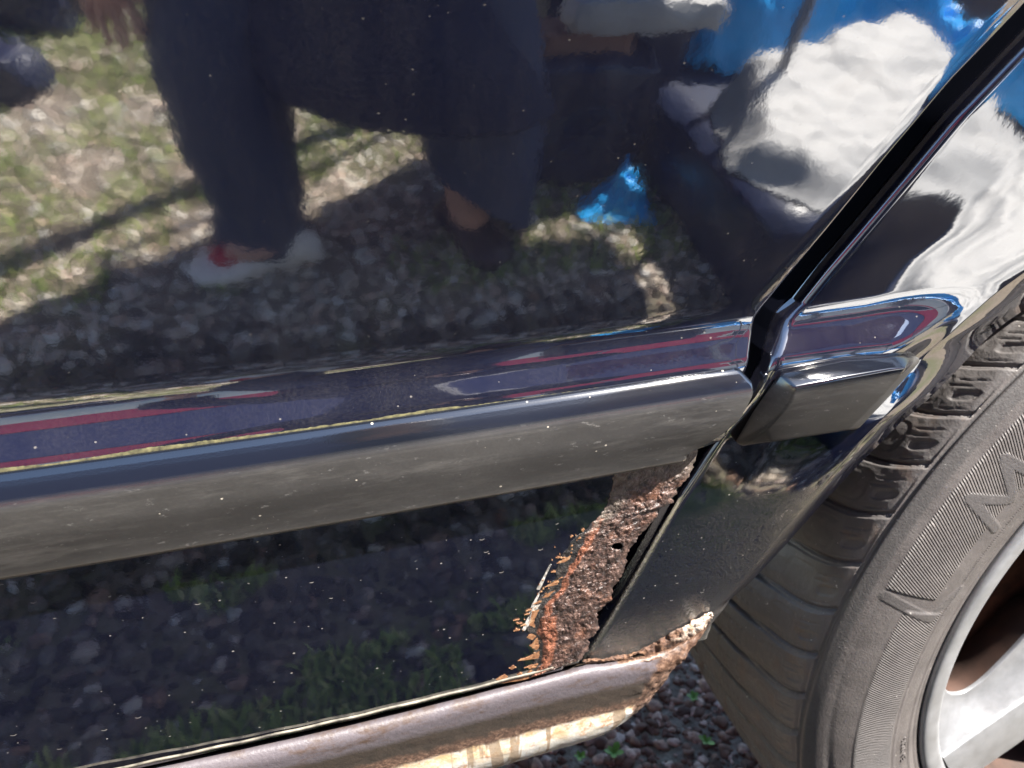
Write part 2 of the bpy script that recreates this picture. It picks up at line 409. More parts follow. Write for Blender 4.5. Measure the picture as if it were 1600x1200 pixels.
q=un_s(PX[...,0],PX[...,1])*1000
bw=0.17*smooth(0.22,0.40,Vg)*(1-0.4*smooth(0.7,1.0,Vg))*(1+0.9*fbm(q*0.10,3,55)); e=np.clip((Ug-0.6*bw)/0.14,0.0,1.0)
d=fbm(q*0.22,4,3)*0.0016+fbm(q*0.9,2,13)*0.0008
off=0.0003+0.0013*e+d*0.75*e-np.where(Ug>0.85,0.0015*((Ug-0.85)/0.15)**2*(1+fbm(q*0.15,2,21)),0)
G=un_s(PX[...,0],PX[...,1],off); G[...,1]+=ybow(G[...,0])
width=np.where(Vg>0.22,0.15+0.05*fbm(q*0.12,2,31),0.02)+np.where(Vg>0.75,0.10,0)
BA=np.clip((bw-Ug)/0.03+0.5,0,1)*(bw>0.02); OR=np.clip((width+bw-Ug)/0.05,0,1)
OR=np.where(Vg>0.80,np.maximum(OR,0.75*np.maximum(0,fbm(q*0.2,3,41)+0.15)*(1-Ug)),OR)
GR=np.maximum(smooth(0.16,0.03,Vg),smooth(0.32,0.12,Ug)*smooth(0.40,0.25,Vg))
hole=((((PX[...,0]-965)/9)**2+((PX[...,1]-855)/5)**2)<1+0.5*fbm(q*0.5,2,2)).reshape(-1)
rust=grid('rust_patch',G,RUST,door,{'orange':OR,'grey':GR,'bare':BA},flip=True,skip=lambda q: any(hole[k] for k in q))
solid(rust,0.0009)
rust['label']='bubbled brown rust eating the door corner'
# bare primer chips and spikes at the edge of the paint
PRIM=Mat('ochre_primer'); f_=PRIM.noise(420,5,0.7)
PRIM.set(base=PRIM.ramp(f_,[(0.3,(0.10,0.042,0.020)),(0.5,(0.23,0.105,0.048)),(0.72,(0.40,0.26,0.145))]),rough=0.7); PRIM=PRIM.m
WHITE=Mat('white_filler'); f_=WHITE.noise(600,4,0.7,WHITE.scale(1,1,0.5,(0,0.5,0))); WHITE.set(base=WHITE.ramp(f_,[(0.36,(0.06,0.06,0.06)),(0.5,(0.30,0.28,0.25)),(0.68,(0.66,0.64,0.60))]),rough=0.6); WHITE=WHITE.m
CH=[[(870,881),(882,873),(893,868),(905,866),(903,873),(893,874),(880,879)],
    [(851,918),(866,908),(892,897),(892,908),(872,913)],
    [(846,935),(858,926),(872,921),(868,932)],
    [(831,957),(842,952),(846,974),(836,982),(826,976)],
    [(827,1009),(836,999),(850,991),(858,1000),(858,1014),(842,1012),(838,1016)],
    [(809,1033),(832,1023),(852,1013),(861,1022),(840,1029)],
    [(819,1044),(840,1036),(860,1027),(860,1044),(846,1046),(834,1052),(842,1044)],
    [(779,1068),(800,1061),(834,1050),(846,1054),(815,1063)],
    [(823,996),(830,990),(838,994),(832,1000)],[(795,1044),(803,1040),(807,1043),(800,1046)],[(775,1062),(789,1054),(794,1058),(782,1064)]]
WC=[[(815,984),(822,970),(831,957),(827,976),(820,986)],[(838,922),(845,908),(858,884),(862,882),(852,903),(843,922)],[(829,950),(836,936),(845,920),(843,930),(835,948)],[(824,962),(834,947),(845,944),(838,953)]]
def chip(pts,mat,nm):
    P=[]; n=len(pts)
    for k in range(n):
        (a,b),(c,d)=pts[k],pts[(k+1)%n]
        for t in (0,0.25,0.5,0.75):
            j=0 if t==0 else 1
            x=a+(c-a)*t+j*random.uniform(-1,1)*0.9; y=b+(d-b)*t+j*random.uniform(-1,1)*0.7
            p=un_s(x,y,0.0002); p[1]+=ybow(p[0]); P.append(p)
    o=mesh(nm,P,[tuple(range(len(P)))],mat,door,False)
    solid(o,0.00022,0); return o
for c in CH: chip(c,PRIM,'primer_chip')
for c in WC: chip(c,WHITE,'filler_chip')

V=[];Fc=[]
for k in range(60):
    i=random.randint(70,nv-1); b0=PX[i,0]; a=b0[0]+random.gauss(-1,7); b=b0[1]+random.gauss(0,4); L=random.uniform(1.0,5.5)*(0.5+i/nv); h=random.uniform(0.5,1.7)
    pts=[(a-L,b+0.28*L+random.uniform(-.6,.6)),(a-0.2*L,b-h),(a+0.5*L,b-0.2*L),(a+0.3*L,b+h*0.7)]
    P=un_s(np.array([p[0] for p in pts]),np.array([p[1] for p in pts]),0.00035); P[:,1]+=ybow(P[:,0]); n0=len(V); V+=list(P); Fc.append((n0,n0+1,n0+2,n0+3))
fl=mesh('paint_flakes',V,Fc,PRIM,door,False); solid(fl,0.0003,0); fl['kind']='stuff'

# ------------------------------------------------------------------ sill under the door
def sill_mat():
    m=Mat('dirty_rusted_sill'); v=m.attr('v'); u=m.attr('u'); end=m.attr('endr')
    big=m.noise(26,6,0.7); mid=m.noise(90,6,0.7); fin=m.noise(420,4,0.7)
    # 0 groove .. 1 lower edge
    vv=m.math('ADD',v,m.math('MULTIPLY',m.math('SUBTRACT',mid,0.5),0.09))
    lilac_sheen=m.mix(fin,(0.050,0.043,0.049),(0.100,0.086,0.096))  # sky highlight on the rounded sill top, put into the colour
    lilac_sheen=m.mix(m.mr(m.noise(50,6,0.7,m.scale(1,1,2.5)),0.50,0.66),lilac_sheen,(0.055,0.036,0.028))
    mud=m.mix(mid,(0.010,0.008,0.006),(0.046,0.031,0.022))
    white=m.mix(m.mr(mid,0.40,0.62),(0.36,0.36,0.35),(0.33,0.30,0.25))
    white=m.mix(m.mr(m.math('ADD',vv,m.math('MULTIPLY',m.math('SUBTRACT',big,0.5),0.3)),0.86,0.74),white,m.mix(m.mr(mid,0.4,0.6),(0.43,0.41,0.37),(0.34,0.24,0.13)))
    stain=m.ramp(m.noise(95,6,0.75),[(0.57,0.0),(0.66,1.0)])
    white=m.mix(m.math('MULTIPLY',stain,0.9),white,(0.27,0.125,0.055))
    drip=m.ramp(m.noise(1.0,3,0.6,m.scale(75,1,9)),[(0.575,0.0),(0.60,1.0)])
    white=m.mix(m.math('MULTIPLY',drip,0.85),white,(0.17,0.12,0.075))
    rust=m.ramp(fin,[(0.3,(0.022,0.012,0.008)),(0.5,(0.075,0.040,0.026)),(0.72,(0.20,0.125,0.085))])
    c=m.mix(m.mr(vv,0.40,0.46),lilac_sheen,mud)
    edge_=m.mr(vv,0.575,0.60); c=m.mix(edge_,c,rust)
    ww=m.math('MULTIPLY',m.mr(vv,0.63,0.655),m.mr(m.math('ADD',u,m.math('MULTIPLY',m.math('SUBTRACT',big,0.5),0.25)),0.36,0.44)); c=m.mix(ww,c,white)
    c=m.mix(m.mr(m.math('ADD',end,m.math('MULTIPLY',m.math('SUBTRACT',mid,0.5),0.9)),0.42,0.58),c,rust)
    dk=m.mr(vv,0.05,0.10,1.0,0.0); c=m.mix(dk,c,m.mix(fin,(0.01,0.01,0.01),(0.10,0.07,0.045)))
    m.set(base=c,rough=m.mr(vv,0.35,0.45,0.50,0.75))
    m.normal(m.bump(m.math('ADD',mid,m.math('MULTIPLY',fin,0.6)),m.n and 0.42,0.0011))
    return m.m
SILL=sill_mat()
RA=[([(0,1247),(196,1203),(560,1123),(880,1042),(915,1034),(960,1030),(1000,1024),(1040,1012),(1075,993),(1108,972)],0.022,0.0),
    ([(0,1256),(200,1210),(560,1131),(880,1049),(915,1040),(960,1034),(1000,1026),(1042,1014),(1078,996),(1110,976)],0.0105,0.10),
    ([(0,1276),(200,1232),(560,1150),(880,1065),(930,1054),(980,1046),(1020,1040),(1048,1032),(1068,1024),(1084,1010)],0.0050,0.26),
    ([(0,1296),(200,1252),(560,1169),(880,1088),(930,1076),(980,1066),(1015,1059),(1040,1050),(1055,1042),(1066,1034)],0.0045,0.40),
    ([(0,1330),(200,1285),(560,1193),(880,1112),(925,1102),(965,1094),(1000,1084),(1026,1072),(1040,1060),(1050,1048)],0.0065,0.56),
    ([(0,1352),(200,1305),(560,1214),(880,1130),(925,1119),(960,1111),(990,1102),(1012,1090),(1028,1078),(1040,1064)],0.0080,0.64),
    ([(0,1400),(200,1352),(560,1258),(880,1165),(920,1153),(940,1146),(962,1134),(985,1118),(1006,1100),(1024,1082)],0.0110,0.92),
    ([(0,1404),(200,1356),(560,1262),(880,1168),(920,1156),(940,1149),(962,1137),(985,1121),(1006,1103),(1024,1085)],0.040,1.0)]
nu=220
rails=[]
for pts,y,v in RA:
    P=np.array([un(a,b,y) for a,b in pts]); P[0,0]=P[0,0]
    far=P[0]+(P[0]-P[1])*9.0; P=np.vstack([far,P]); 
    Q=resample(catmull(P,400),400); d=np.linspace(0,1,400)
    # denser towards the right end
    t=1-(1-np.linspace(0,1,nu))**2.0
    rails.append(np.stack([np.interp(t,d,Q[:,k]) for k in range(3)],1))
rails=np.array(rails); vs=np.array([r[2] for r in RA])
nv=90; vt=np.linspace(0,1,nv)
G=np.zeros((nv,nu,3))
for j in range(nu):
    C=catmull(rails[:,j],600); vc=catmull(np.stack([vs,vs],1),600)[:,0]
    for k in range(3): G[:,j,k]=np.interp(vt,vc,C[:,k])
U=np.tile(np.linspace(0,1,nu),(nv,1)); U=1-(1-U)**2.0; U=1-(1-U)*3.0; U=np.clip(U,0,1)
Vv=np.tile(vt[:,None],(1,nu))
v_=G-CAM; cz=v_@np.array([BX[2],BY[2],BZ[2]]); px=800+F*(v_@np.array([BX[0],BY[0],BZ[0]]))/cz; py=600+F*(v_@np.array([BX[1],BY[1],BZ[1]]))/cz
ENDR=smooth(985,1045,px+(py-1060)*0.55); ENDR=np.where(Vv<0.2,np.maximum(ENDR,smooth(925,1000,px)),ENDR)
G[...,1]-=fbm(G*190,4,17)*0.0012*(smooth(0.45,0.62,Vv)*0.45+0.06+1.9*ENDR)
sill=grid('sill',G,SILL,car,{'u':U,'v':Vv,'endr':ENDR},flip=True)
sill['label']='sill with peeling white paint, mud and rust'
# lower lip of the door: thin strip in a paler colour over the groove
G=[]
pts=[(-1400,1557),(-180,1286),(0,1246),(196,1201),(400,1157),(560,1121),(760,1073),(880,1041),(905,1034)]
R=resample(pts,260); rows=[]
for dy,y in ((-5,0.0),(-2.5,0.0012),(-0.5,0.0010),(1.5,-0.004),(4,-0.016)):
    rows.append(un_s(R[:,0],R[:,1]+dy+0.8*np.sin(R[:,0]*0.07)*0.6,y))
LIPM=plain('pale_door_edge',(0.11,0.10,0.08),0.45,0.8,120)
grid('door_bottom_lip',np.array(rows),LIPM,door)
# rusty weld seam between quarter panel and sill
SEAM=Mat('rusty_seam'); a_=SEAM.noise(200,5,0.7); b_=SEAM.attr('w')
SEAM.set(base=SEAM.mix(b_,SEAM.ramp(a_,[(0.3,(0.014,0.008,0.006)),(0.5,(0.070,0.033,0.019)),(0.72,(0.21,0.115,0.062))]),SEAM.ramp(a_,[(0.38,(0.24,0.13,0.07)),(0.6,(0.66,0.60,0.52))])),rough=0.75)
SEAM.normal(SEAM.bump(a_,1.0,0.0015)); SEAM=SEAM.m
T_=resample([(912,1030),(950,1027),(985,1020),(1010,1010),(1035,997),(1058,984),(1080,972),(1098,962),(1112,958)],150)
B_=resample([(912,1038),(950,1036),(985,1034),(1020,1030),(1045,1022),(1066,1012),(1085,1000),(1100,985),(1113,966)],150)
G=np.zeros((24,150,3)); Wt=np.zeros((24,150)); hs=np.zeros(24*150,bool)
tt=np.tile(np.linspace(0,1,24)[:,None],(1,150)); jj=np.tile(np.arange(150)[None,:],(24,1))
PX=T_[None]*(1-tt[...,None])+B_[None]*tt[...,None]
PX[...,1]+=fbm(np.stack([jj*0.15,tt*2.3,0*tt],-1),3,4)*3.5+np.where((tt>0.9)&(jj>90),fbm(np.stack([jj*0.5,0*tt,0*tt+3],-1),2,6)*6,0)
q=np.stack([PX[...,0],PX[...,1],0*tt],-1)
G=un_q(PX[...,0],PX[...,1],0.0015+0.0022*np.sin(math.pi*tt)+fbm(q*0.12,3,6)*0.0014)
Wt=np.clip(smooth(1052,1095,PX[...,0])*(1.1-0.5*tt)+0.8*fbm(q*0.08,2,9),0,1)*smooth(1035,1065,PX[...,0])
hs=((((PX[...,0]-995)/11)**2+((PX[...,1]-1025)/3.4)**2)<1).reshape(-1)
seam=grid('rusty_seam',G,SEAM,quarter,{'w':Wt},flip=True,skip=lambda q: any(hs[k] for k in q)); solid(seam,0.001)

# ------------------------------------------------------------------ wheel
WC_=np.array([0.6663,0.0,0.3497]); 
wheel_loc=WC_
def wp(r,th,y): return (WC_[0]+r*math.cos(th),y,WC_[2]+r*math.sin(th))
def tyre_mat():
    m=Mat('dusty_tyre_rubber')
    hat=m.attr('hatch'); fl=m.attr('dark'); ua=m.attr('ang'); ra=m.attr('rad'); tr=m.attr('tread')
    f=m.noise(30,6,0.7); g=m.noise(260,5,0.7); sp=m.noise(700,3,0.6)
    c=m.mix(m.mr(f,0.3,0.7),(0.052,0.046,0.045),(0.098,0.088,0.085))
    c=m.mix(m.math('MULTIPLY',tr,m.mr(g,0.3,0.7,0.0,0.75)),c,(0.084,0.079,0.078))
    c=m.mix(m.math('MULTIPLY',fl,0.85),c,(0.050,0.047,0.047))
    # pale scuffs
    sc=m.ramp(m.noise(120,4,0.75,m.scale(1,1,1)),[(0.66,0.0),(0.74,1.0)])
    c=m.mix(m.math('MULTIPLY',sc,m.math('SUBTRACT',0.55,m.math('MULTIPLY',fl,0.5))),c,(0.30,0.27,0.26))
    spk=m.ramp(m.noise(330,2,0.5,m.scale(1,1,1)),[(0.735,0.0),(0.765,1.0)]); spk=m.math('MULTIPLY',spk,m.ramp(m.noise(28,3),[(0.45,0.0),(0.6,1.0)]))
    c=m.mix(m.math('MULTIPLY',spk,0.85),c,(0.55,0.52,0.48))
    stn=m.ramp(m.noise(38,4,0.6),[(0.56,0.0),(0.70,1.0)]); c=m.mix(m.math('MULTIPLY',m.math('MULTIPLY',stn,tr),0.35),c,(0.11,0.062,0.035))
    m.set(base=c,rough=m.mr(g,0.3,0.7,0.42,0.66),ior=1.5)
    # fine moulded hatching on the sidewall
    ph=m.math('ADD',m.math('MULTIPLY',ua,1050.0),m.math('MULTIPLY',ra,1900.0))
    hw=m.math('MULTIPLY',m.math('SINE',ph),hat)
    n=m.bump(hw,0.9,0.0007); n=m.bump(m.math('ADD',sp,m.noise(160,5,0.7)),0.35,0.0009,n)
    m.normal(n); return m.m
TYRE=tyre_mat()
PROF=[(0.030,0.246,'b'),(0.018,0.2525,'b'),(0.0110,0.2575,'b'),(0.0088,0.2612,'s'),(0.0085,0.2645,'s'),(0.0060,0.2668,'s'),(0.0020,0.280,'s'),(-0.0010,0.297,'s'),(-0.0005,0.315,'s'),(0.0040,0.334,'s'),(0.0095,0.347,'s'),(0.0140,0.3535,'s'),(0.0165,0.3560,'s'),(0.0180,0.3552,'g'),(0.0195,0.3560,'g'),(0.0215,0.3590,'t'),(0.030,0.3622,'t'),(0.060,0.3645,'t'),(0.100,0.3660,'t'),(0.140,0.3662,'t'),(0.190,0.3655,'t'),(0.225,0.3628,'t'),(0.243,0.3580,'t'),(0.258,0.345,'s'),(0.266,0.315,'s')]
pr=np.array([(a,b) for a,b,_ in PROF]); 
Pf=resample(catmull(pr,900),330)
th_f=np.radians(np.arange(118,232,0.11)); th_c=np.radians(np.arange(232,478,2.0))
TH=np.concatenate([th_f,th_c]); nt=len(TH)
NP=len(Pf)
yy=Pf[:,0][:,None]; rr0=Pf[:,1][:,None]; thd=np.degrees(TH)[None,:]
idx=np.arange(NP)
itread0=int(np.argmax(Pf[:,0]>0.0205)) if True else 0
# first index past the sidewall where y exceeds .0205 and r>.355
cand=np.where((Pf[:,0]>0.0205)&(Pf[:,1]>0.357))[0]; it0,it1=cand[0],cand[-1]
tread=np.zeros((NP,1)); tread[it0:it1+1]=1
RRr=np.repeat(rr0,nt,1).copy(); YYr=np.repeat(yy,nt,1).copy()
# lateral grooves: one every 6.3 degrees, swept as they cross the tread
w=(np.clip(yy,0.0205,0.25)-0.0205)
sweep=4.2*(1-np.exp(-w/0.028))+26.0*np.clip(w-0.05,0,1)
ph=((thd-160.3+ -sweep)/6.3)%1.0
dgro=np.minimum(ph,1-ph)*6.3
cut=(1-smooth(0.30,0.55,dgro))
deep=0.0020+0.0052*smooth(0.045,0.09,w)
saw=ph*0.0026*(1-smooth(0.03,0.08,w))          # shoulder lugs ramp up towards each step
soft=(1-smooth(0.3,2.2,dgro))*0.0024*smooth(0.0,0.05,w)
RRr-=tread*(cut*deep+saw+soft)
# rounded pockets and slits in the shoulder lugs
fam=lambda a,b,c,d,x,y: ((np.abs(x-a)/b)**4+(np.abs(y-c)/d)**4)
pk=fam(0.50,0.31,0.036,0.013,ph,w); RRr-=tread*0.0005*(1-smooth(0.75,1.1,pk))
sl=fam(0.60,0.10,0.011,0.0065,ph,w); RRr-=tread*0.0011*(1-smooth(0.7,1.2,sl))
for a_,b_,c_,d_ in ((0.30,0.018,0.013,0.008),(0.42,0.018,0.017,0.006),(0.86,0.016,0.012,0.007)): RRr-=tread*0.0006*(1-smooth(0.6,1.2,fam(a_,b_,c_,d_,ph,w)))
RRr+=tread*0.00035*fbm(np.stack([thd*0.9+0*w,w*260+0*thd,0*thd+0*w],-1),3,77)
# circumferential grooves
for yc,wd,dp in ((0.122,0.0012,0.0022),(0.172,0.005,0.006)):
    RRr-=tread*dp*(1-smooth(wd*0.7,wd,np.abs(yy-yc)))
# sipes : wavy little slits
sip=((thd-160.3-sweep)/2.1)%1.0; sd_=np.minimum(sip,1-sip)
wav=np.abs(((w*1000+3*np.sin(w*900))%4.2)-2.1)
RRr-=tread*0.0009*(1-smooth(0.05,0.10,sd_))*(w>0.066)*(w<0.10)*(wav>0.8)
# sidewall: hatched bands, flat dark arcs and raised lettering
rad=np.repeat(rr0,nt,1); hatch=np.zeros_like(rad); dark=np.zeros_like(rad)
isw=np.zeros((NP,1)); isw[:it0]=1; isw=isw*(yy<0.03)
def band(r0,r1,t0,t1,soft=0.0015):
    return smooth(r0-soft,r0,rad)*(1-smooth(r1,r1+soft,rad))*smooth(t0-0.4,t0,thd)*(1-smooth(t1,t1+0.4,thd))
h1=band(0.292,0.322,164,262); h2=band(0.306,0.341,120,161.5); hatch+=np.maximum(h1,h2)
dk_=smooth(0.3480,0.3490,rad)*(1-smooth(0.3555,0.356,rad)); dark=np.maximum(dark,dk_)
cres=smooth(0,0.006,rad-(0.3305+0.010*np.cos(np.radians((thd-172)*3.6))))*smooth(0,0.006,(0.3455-0.002*np.abs((thd-176)/20))-rad)*smooth(161,164,thd)*(1-smooth(197,203,thd))
dark=np.maximum(dark,cres); RRr+=0
YYr-=isw*0.0008*np.maximum(h1,h2)
YYr+=isw*0.0010*cres
# large raised letter strokes between the bands (x along the tyre in degrees, y outwards in metres)
def stroke(a0,r0,a1,r1,wd):
    X=(thd-0)*math.radians(1)*0.31; ax,bx=math.radians(a0)*0.31,math.radians(a1)*0.31
    dx,dy=bx-ax,r1-r0; L2=dx*dx+dy*dy
    t=np.clip(((X-ax)*dx+(rad-r0)*dy)/L2,0,1)
    d=np.hypot(X-ax-t*dx,rad-r0-t*dy); return 1-smooth(wd*0.85,wd,d)
let=np.zeros_like(rad)
for s in [(162.6,0.340,164.6,0.300),(164.6,0.300,160.0,0.286),
          (148.5,0.332,150.3,0.296),(148.5,0.332,146.2,0.304),(146.2,0.304,143.0,0.332),(143.0,0.332,142.2,0.296)]:
    let=np.maximum(let,stroke(*s,0.0038))
let*=isw; YYr-=0.0004*let; hatch*=(1-let); dark=np.maximum(dark,let*0.6)
hatch*=isw; dark*=isw
# rim protection rib and fine ring steps
YYr-=isw*0.0008*(smooth(0.2690,0.2696,rad)-smooth(0.2712,0.2718,rad))
YYr-=isw*0.0007*(smooth(0.2868,0.2873,rad)-smooth(0.2882,0.2887,rad))*((thd*3.1)%1<0.62)
Xc=WC_[0]+RRr*np.cos(TH)[None,:]; Zc=WC_[2]+RRr*np.sin(TH)[None,:]
G=np.stack([Xc,YYr+0.0,Zc],2)
wheel=bpy.data.objects.new('rear_wheel',None); link(wheel,car); wheel['label']='rear wheel with dusty tyre and silver alloy rim'
tyre=grid('tyre',G,TYRE,wheel,{'hatch':hatch,'dark':dark,'ang':np.repeat(np.radians(thd),NP,0),'rad':rad,'tread':np.repeat(tread,nt,1)},wrap=True)
# small moulded marks near the bead
def txt(s,size,r,th0,flip=False):
    cu=bpy.data.curves.new('t','FONT'); cu.body=s; cu.size=size; cu.extrude=0.0006; cu.space_character=1.15; cu.resolution_u=2
    ob=bpy.data.objects.new('t',cu); COL.objects.link(ob); dg=bpy.context.evaluated_depsgraph_get(); me=bpy.data.meshes.new_from_object(ob.evaluated_get(dg)); bpy.data.objects.remove(ob)
    for v in me.vertices:
        a=math.radians(th0)-v.co.x/r; rr=r+v.co.y
        yb=float(np.interp(rr,Pf[:it0,1],Pf[:it0,0])); v.co=Vector(wp(rr,a,yb-0.0002-v.co.z))
    me.materials.clear(); me.materials.append(TYRE); o=link(bpy.data.objects.new('moulded_lettering',me),wheel); return o
txt('E4 0236',0.0075,0.2745,196)
# alloy rim
ALLOY=Mat('painted_silver_alloy'); f_=ALLOY.noise(70,5,0.7); g_=ALLOY.noise(12,3)
ALLOY.set(base=ALLOY.ramp(f_,[(0.3,(0.25,0.255,0.265)),(0.7,(0.33,0.335,0.35))]),metal=0.6,rough=ALLOY.mr(f_,0.3,0.7,0.42,0.55)); ALLOY.normal(ALLOY.bump(ALLOY.noise(900,2),0.05,0.0003)); ALLOY=ALLOY.m
lipp=catmull(np.array([(0.028,0.2475),(0.018,0.2505),(0.0115,0.2560),(0.0078,0.2556),(0.0064,0.2520),(0.0072,0.2440),(0.0085,0.2400),(0.0115,0.2372),(0.0160,0.2358)]),70)
barp=catmull(np.array([(0.0155,0.2362),(0.026,0.2345),(0.06,0.2280),(0.12,0.2150),(0.20,0.2120)]),40)
nth=360
G=[[wp(r,2*math.pi*k/nth,y) for k in range(nth)] for y,r in lipp]
rim=grid('alloy_rim',np.array(G),ALLOY,wheel,wrap=True)
BARR=plain('dark_brown_barrel',(0.035,0.016,0.010),0.7,0.5,40)  # one dark brown for the rim barrel and the spoke backs
G=[[wp(r,2*math.pi*k/180,y) for k in range(180)] for y,r in barp]
grid('rim_barrel',np.array(G),BARR,wheel,wrap=True)
# five spokes: sloping flanks with a flat raised rib
def local(r,deg,y,rot): return wp(r,math.radians(deg+rot),y)
for k in range(5):
    rot=72*k
    up=[(0.2360,185.5),(0.2182,191.1),(0.2133,193.6),(0.2069,195.3),(0.1959,196.5),(0.1807,195.2),(0.1609,190.0),(0.1461,183.6),(0.1303,173.2),(0.10,165.0)]
    rb=[(0.2373,205.7),(0.2280,205.5),(0.2185,205.3),(0.2080,205.1),(0.1960,204.8),(0.1807,204.4),(0.1609,203.7),(0.1461,203.2),(0.1303,202.6),(0.10,201.0)]
    rc=[(a,b+(0.055/a)*57.3) for a,b in rb]; dn=[(a,d_+0.35*(b-c)) for (a,b),(_,d_),(_,c) in zip(rb,rc,up)]
    U_=[np.array(local(a,b,0.040,rot)) for a,b in up]
    e0=[np.array(local(a,b,0.0285,rot)) for a,b in up]
    rbp=[np.array(local(a,b,0.0125+0.004*(0.23-a)/0.16,rot)) for a,b in rb]; rbq=[np.array(local(a,b,0.0100+0.004*(0.23-a)/0.16,rot)) for a,b in rb]
    rcq=[np.array(local(a,b,0.0100+0.004*(0.23-a)/0.16,rot)) for a,b in rc]; rcp=[np.array(local(a,b,0.0125+0.004*(0.23-a)/0.16,rot)) for a,b in rc]
    d0=[np.array(local(a,b,0.0285,rot)) for a,b in dn]; D_=[np.array(local(a,b,0.040,rot)) for a,b in dn]
    deepu=[u*0.7+b*0.3+np.array([0,0.03,0]) for u,b in zip(U_,rbp)]; deepd=[u*0.7+b*0.3+np.array([0,0.03,0]) for u,b in zip(D_,rcp)]
    secs=[[p+np.array([0,0.003,0]) for p in e0],e0]
    for t in (0.06,0.25,0.5,0.75,0.96): secs.append([a*(1-t)+b*t+np.array([0,0.004*math.sin(math.pi*t),0]) for a,b in zip(e0,rbp)])
    gr=[b+(a-b)/max(1e-6,np.linalg.norm(a-b))*0.0012 for a,b in zip(e0,rbp)]
    secs+= [rbp,rbq,rcq,rcp]
    for t in (0.04,0.25,0.5,0.75,0.94): secs.append([a*(1-t)+b*t+np.array([0,0.004*math.sin(math.pi*t),0]) for a,b in zip(rcp,d0)])
    secs+=[d0,[p+np.array([0,0.003,0]) for p in d0]]
    secs=[catmull(np.array(s),40) for s in secs]
    sp=grid('spoke',np.array(secs),ALLOY,wheel); bevel(sp,0.0007,2,40)
    bk=[catmull(np.array(s),40) for s in ([p+np.array([0,0.0028,0]) for p in e0],U_,deepu,deepd,D_,[p+np.array([0,0.0028,0]) for p in d0])]
    grid('spoke_back',np.array(bk),BARR,wheel)
hub=[(0.0,0.0),(0.010,0.0),(0.012,0.0)]
G=[[wp(r,2*math.pi*k/64,y) for k in range(64)] for y,r in ((0.010,0.0005),(0.010,0.030),(0.014,0.034),(0.014,0.072),(0.03,0.085),(0.06,0.085))]
grid('hub_cap',np.array(G),ALLOY,wheel,wrap=True)
DRUM=Mat('brown_brake_drum'); a_=DRUM.noise(60,5,0.7); DRUM.set(base=DRUM.ramp(a_,[(0.3,(0.035,0.014,0.008)),(0.7,(0.12,0.045,0.022))]),rough=0.8); DRUM=DRUM.m
G=[[wp(r,2*math.pi*k/120,y) for k in range(120)] for y,r in ((0.07,0.001),(0.07,0.150),(0.075,0.160),(0.085,0.163),(0.088,0.176),(0.10,0.178),(0.15,0.178))]
grid('brake_drum',np.array(G),DRUM,wheel,wrap=True)
BACK=plain('dark_wheel_inside',(0.02,0.012,0.009),0.8,0.4,40)
G=[[wp(r,2*math.pi*k/64,y) for k in range(64)] for y,r in ((0.16,0.001),(0.16,0.215))]
grid('brake_backplate',np.array(G),BACK,wheel,wrap=True)
# arch liner and floor pan
LIN=plain('muddy_arch_liner',(0.022,0.015,0.011),0.9,0.5,40,0.002)
G=[[wp(0.475,math.radians(a),y) for y in (0.035,0.06,0.14,0.22,0.30)] for a in np.linspace(10,164,60)]
grid('arch_liner',np.array(G),LIN,car)
xs=np.linspace(-2.6,0.20,30)
G=[[(x,y,0.44+0.0*(y)) for y in (0.05,0.3,0.9,1.6)] for x in xs]
grid('floor_pan',np.array(G),LIN,car)
# ------------------------------------------------------------------ ground, gravel, grass
GR_=Mat('earth_and_grit'); a_=GR_.noise(3.0,6,0.7); b_=GR_.noise(60,5,0.7); gmask=GR_.ramp(GR_.noise(1.7,5,0.65),[(0.47,0.0),(0.60,1.0)])
earth=GR_.ramp(b_,[(0.3,(0.09,0.065,0.045)),(0.6,(0.24,0.20,0.155)),(0.8,(0.46,0.41,0.34))])
GR_.set(base=GR_.mix(GR_.math('MULTIPLY',gmask,0.6),earth,(0.09,0.11,0.03)),rough=0.95); GR_.normal(GR_.bump(b_,0.8,0.01)); GR_=GR_.m
g=grid('ground',[[(x,y,0.0) for x in np.linspace(-60,60,25)] for y in np.linspace(-60,60,25)],GR_); g['kind']='structure'
PEB=Mat('mixed_pebbles'); at=PEB.attr('tone'); f_=PEB.noise(70,4,0.6)
PEB.set(base=PEB.mix(PEB.mr(f_,0.3,0.7,0.0,0.35),PEB.ramp(at,[(0.0,(0.20,0.165,0.14)),(0.25,(0.42,0.35,0.29)),(0.5,(0.66,0.59,0.49)),(0.70,(0.58,0.42,0.33)),(0.82,(0.88,0.83,0.74)),(1.0,(0.55,0.53,0.50))]),(0.14,0.10,0.08)),rough=0.75)
PEB=PEB.m
def ico(level):
    bm=bmesh.new(); bmesh.ops.create_icosphere(bm,subdivisions=level,radius=1); v=np.array([x.co[:] for x in bm.verts]); f=np.array([[q.index for q in p.verts] for p in bm.faces]); bm.free(); return v,f
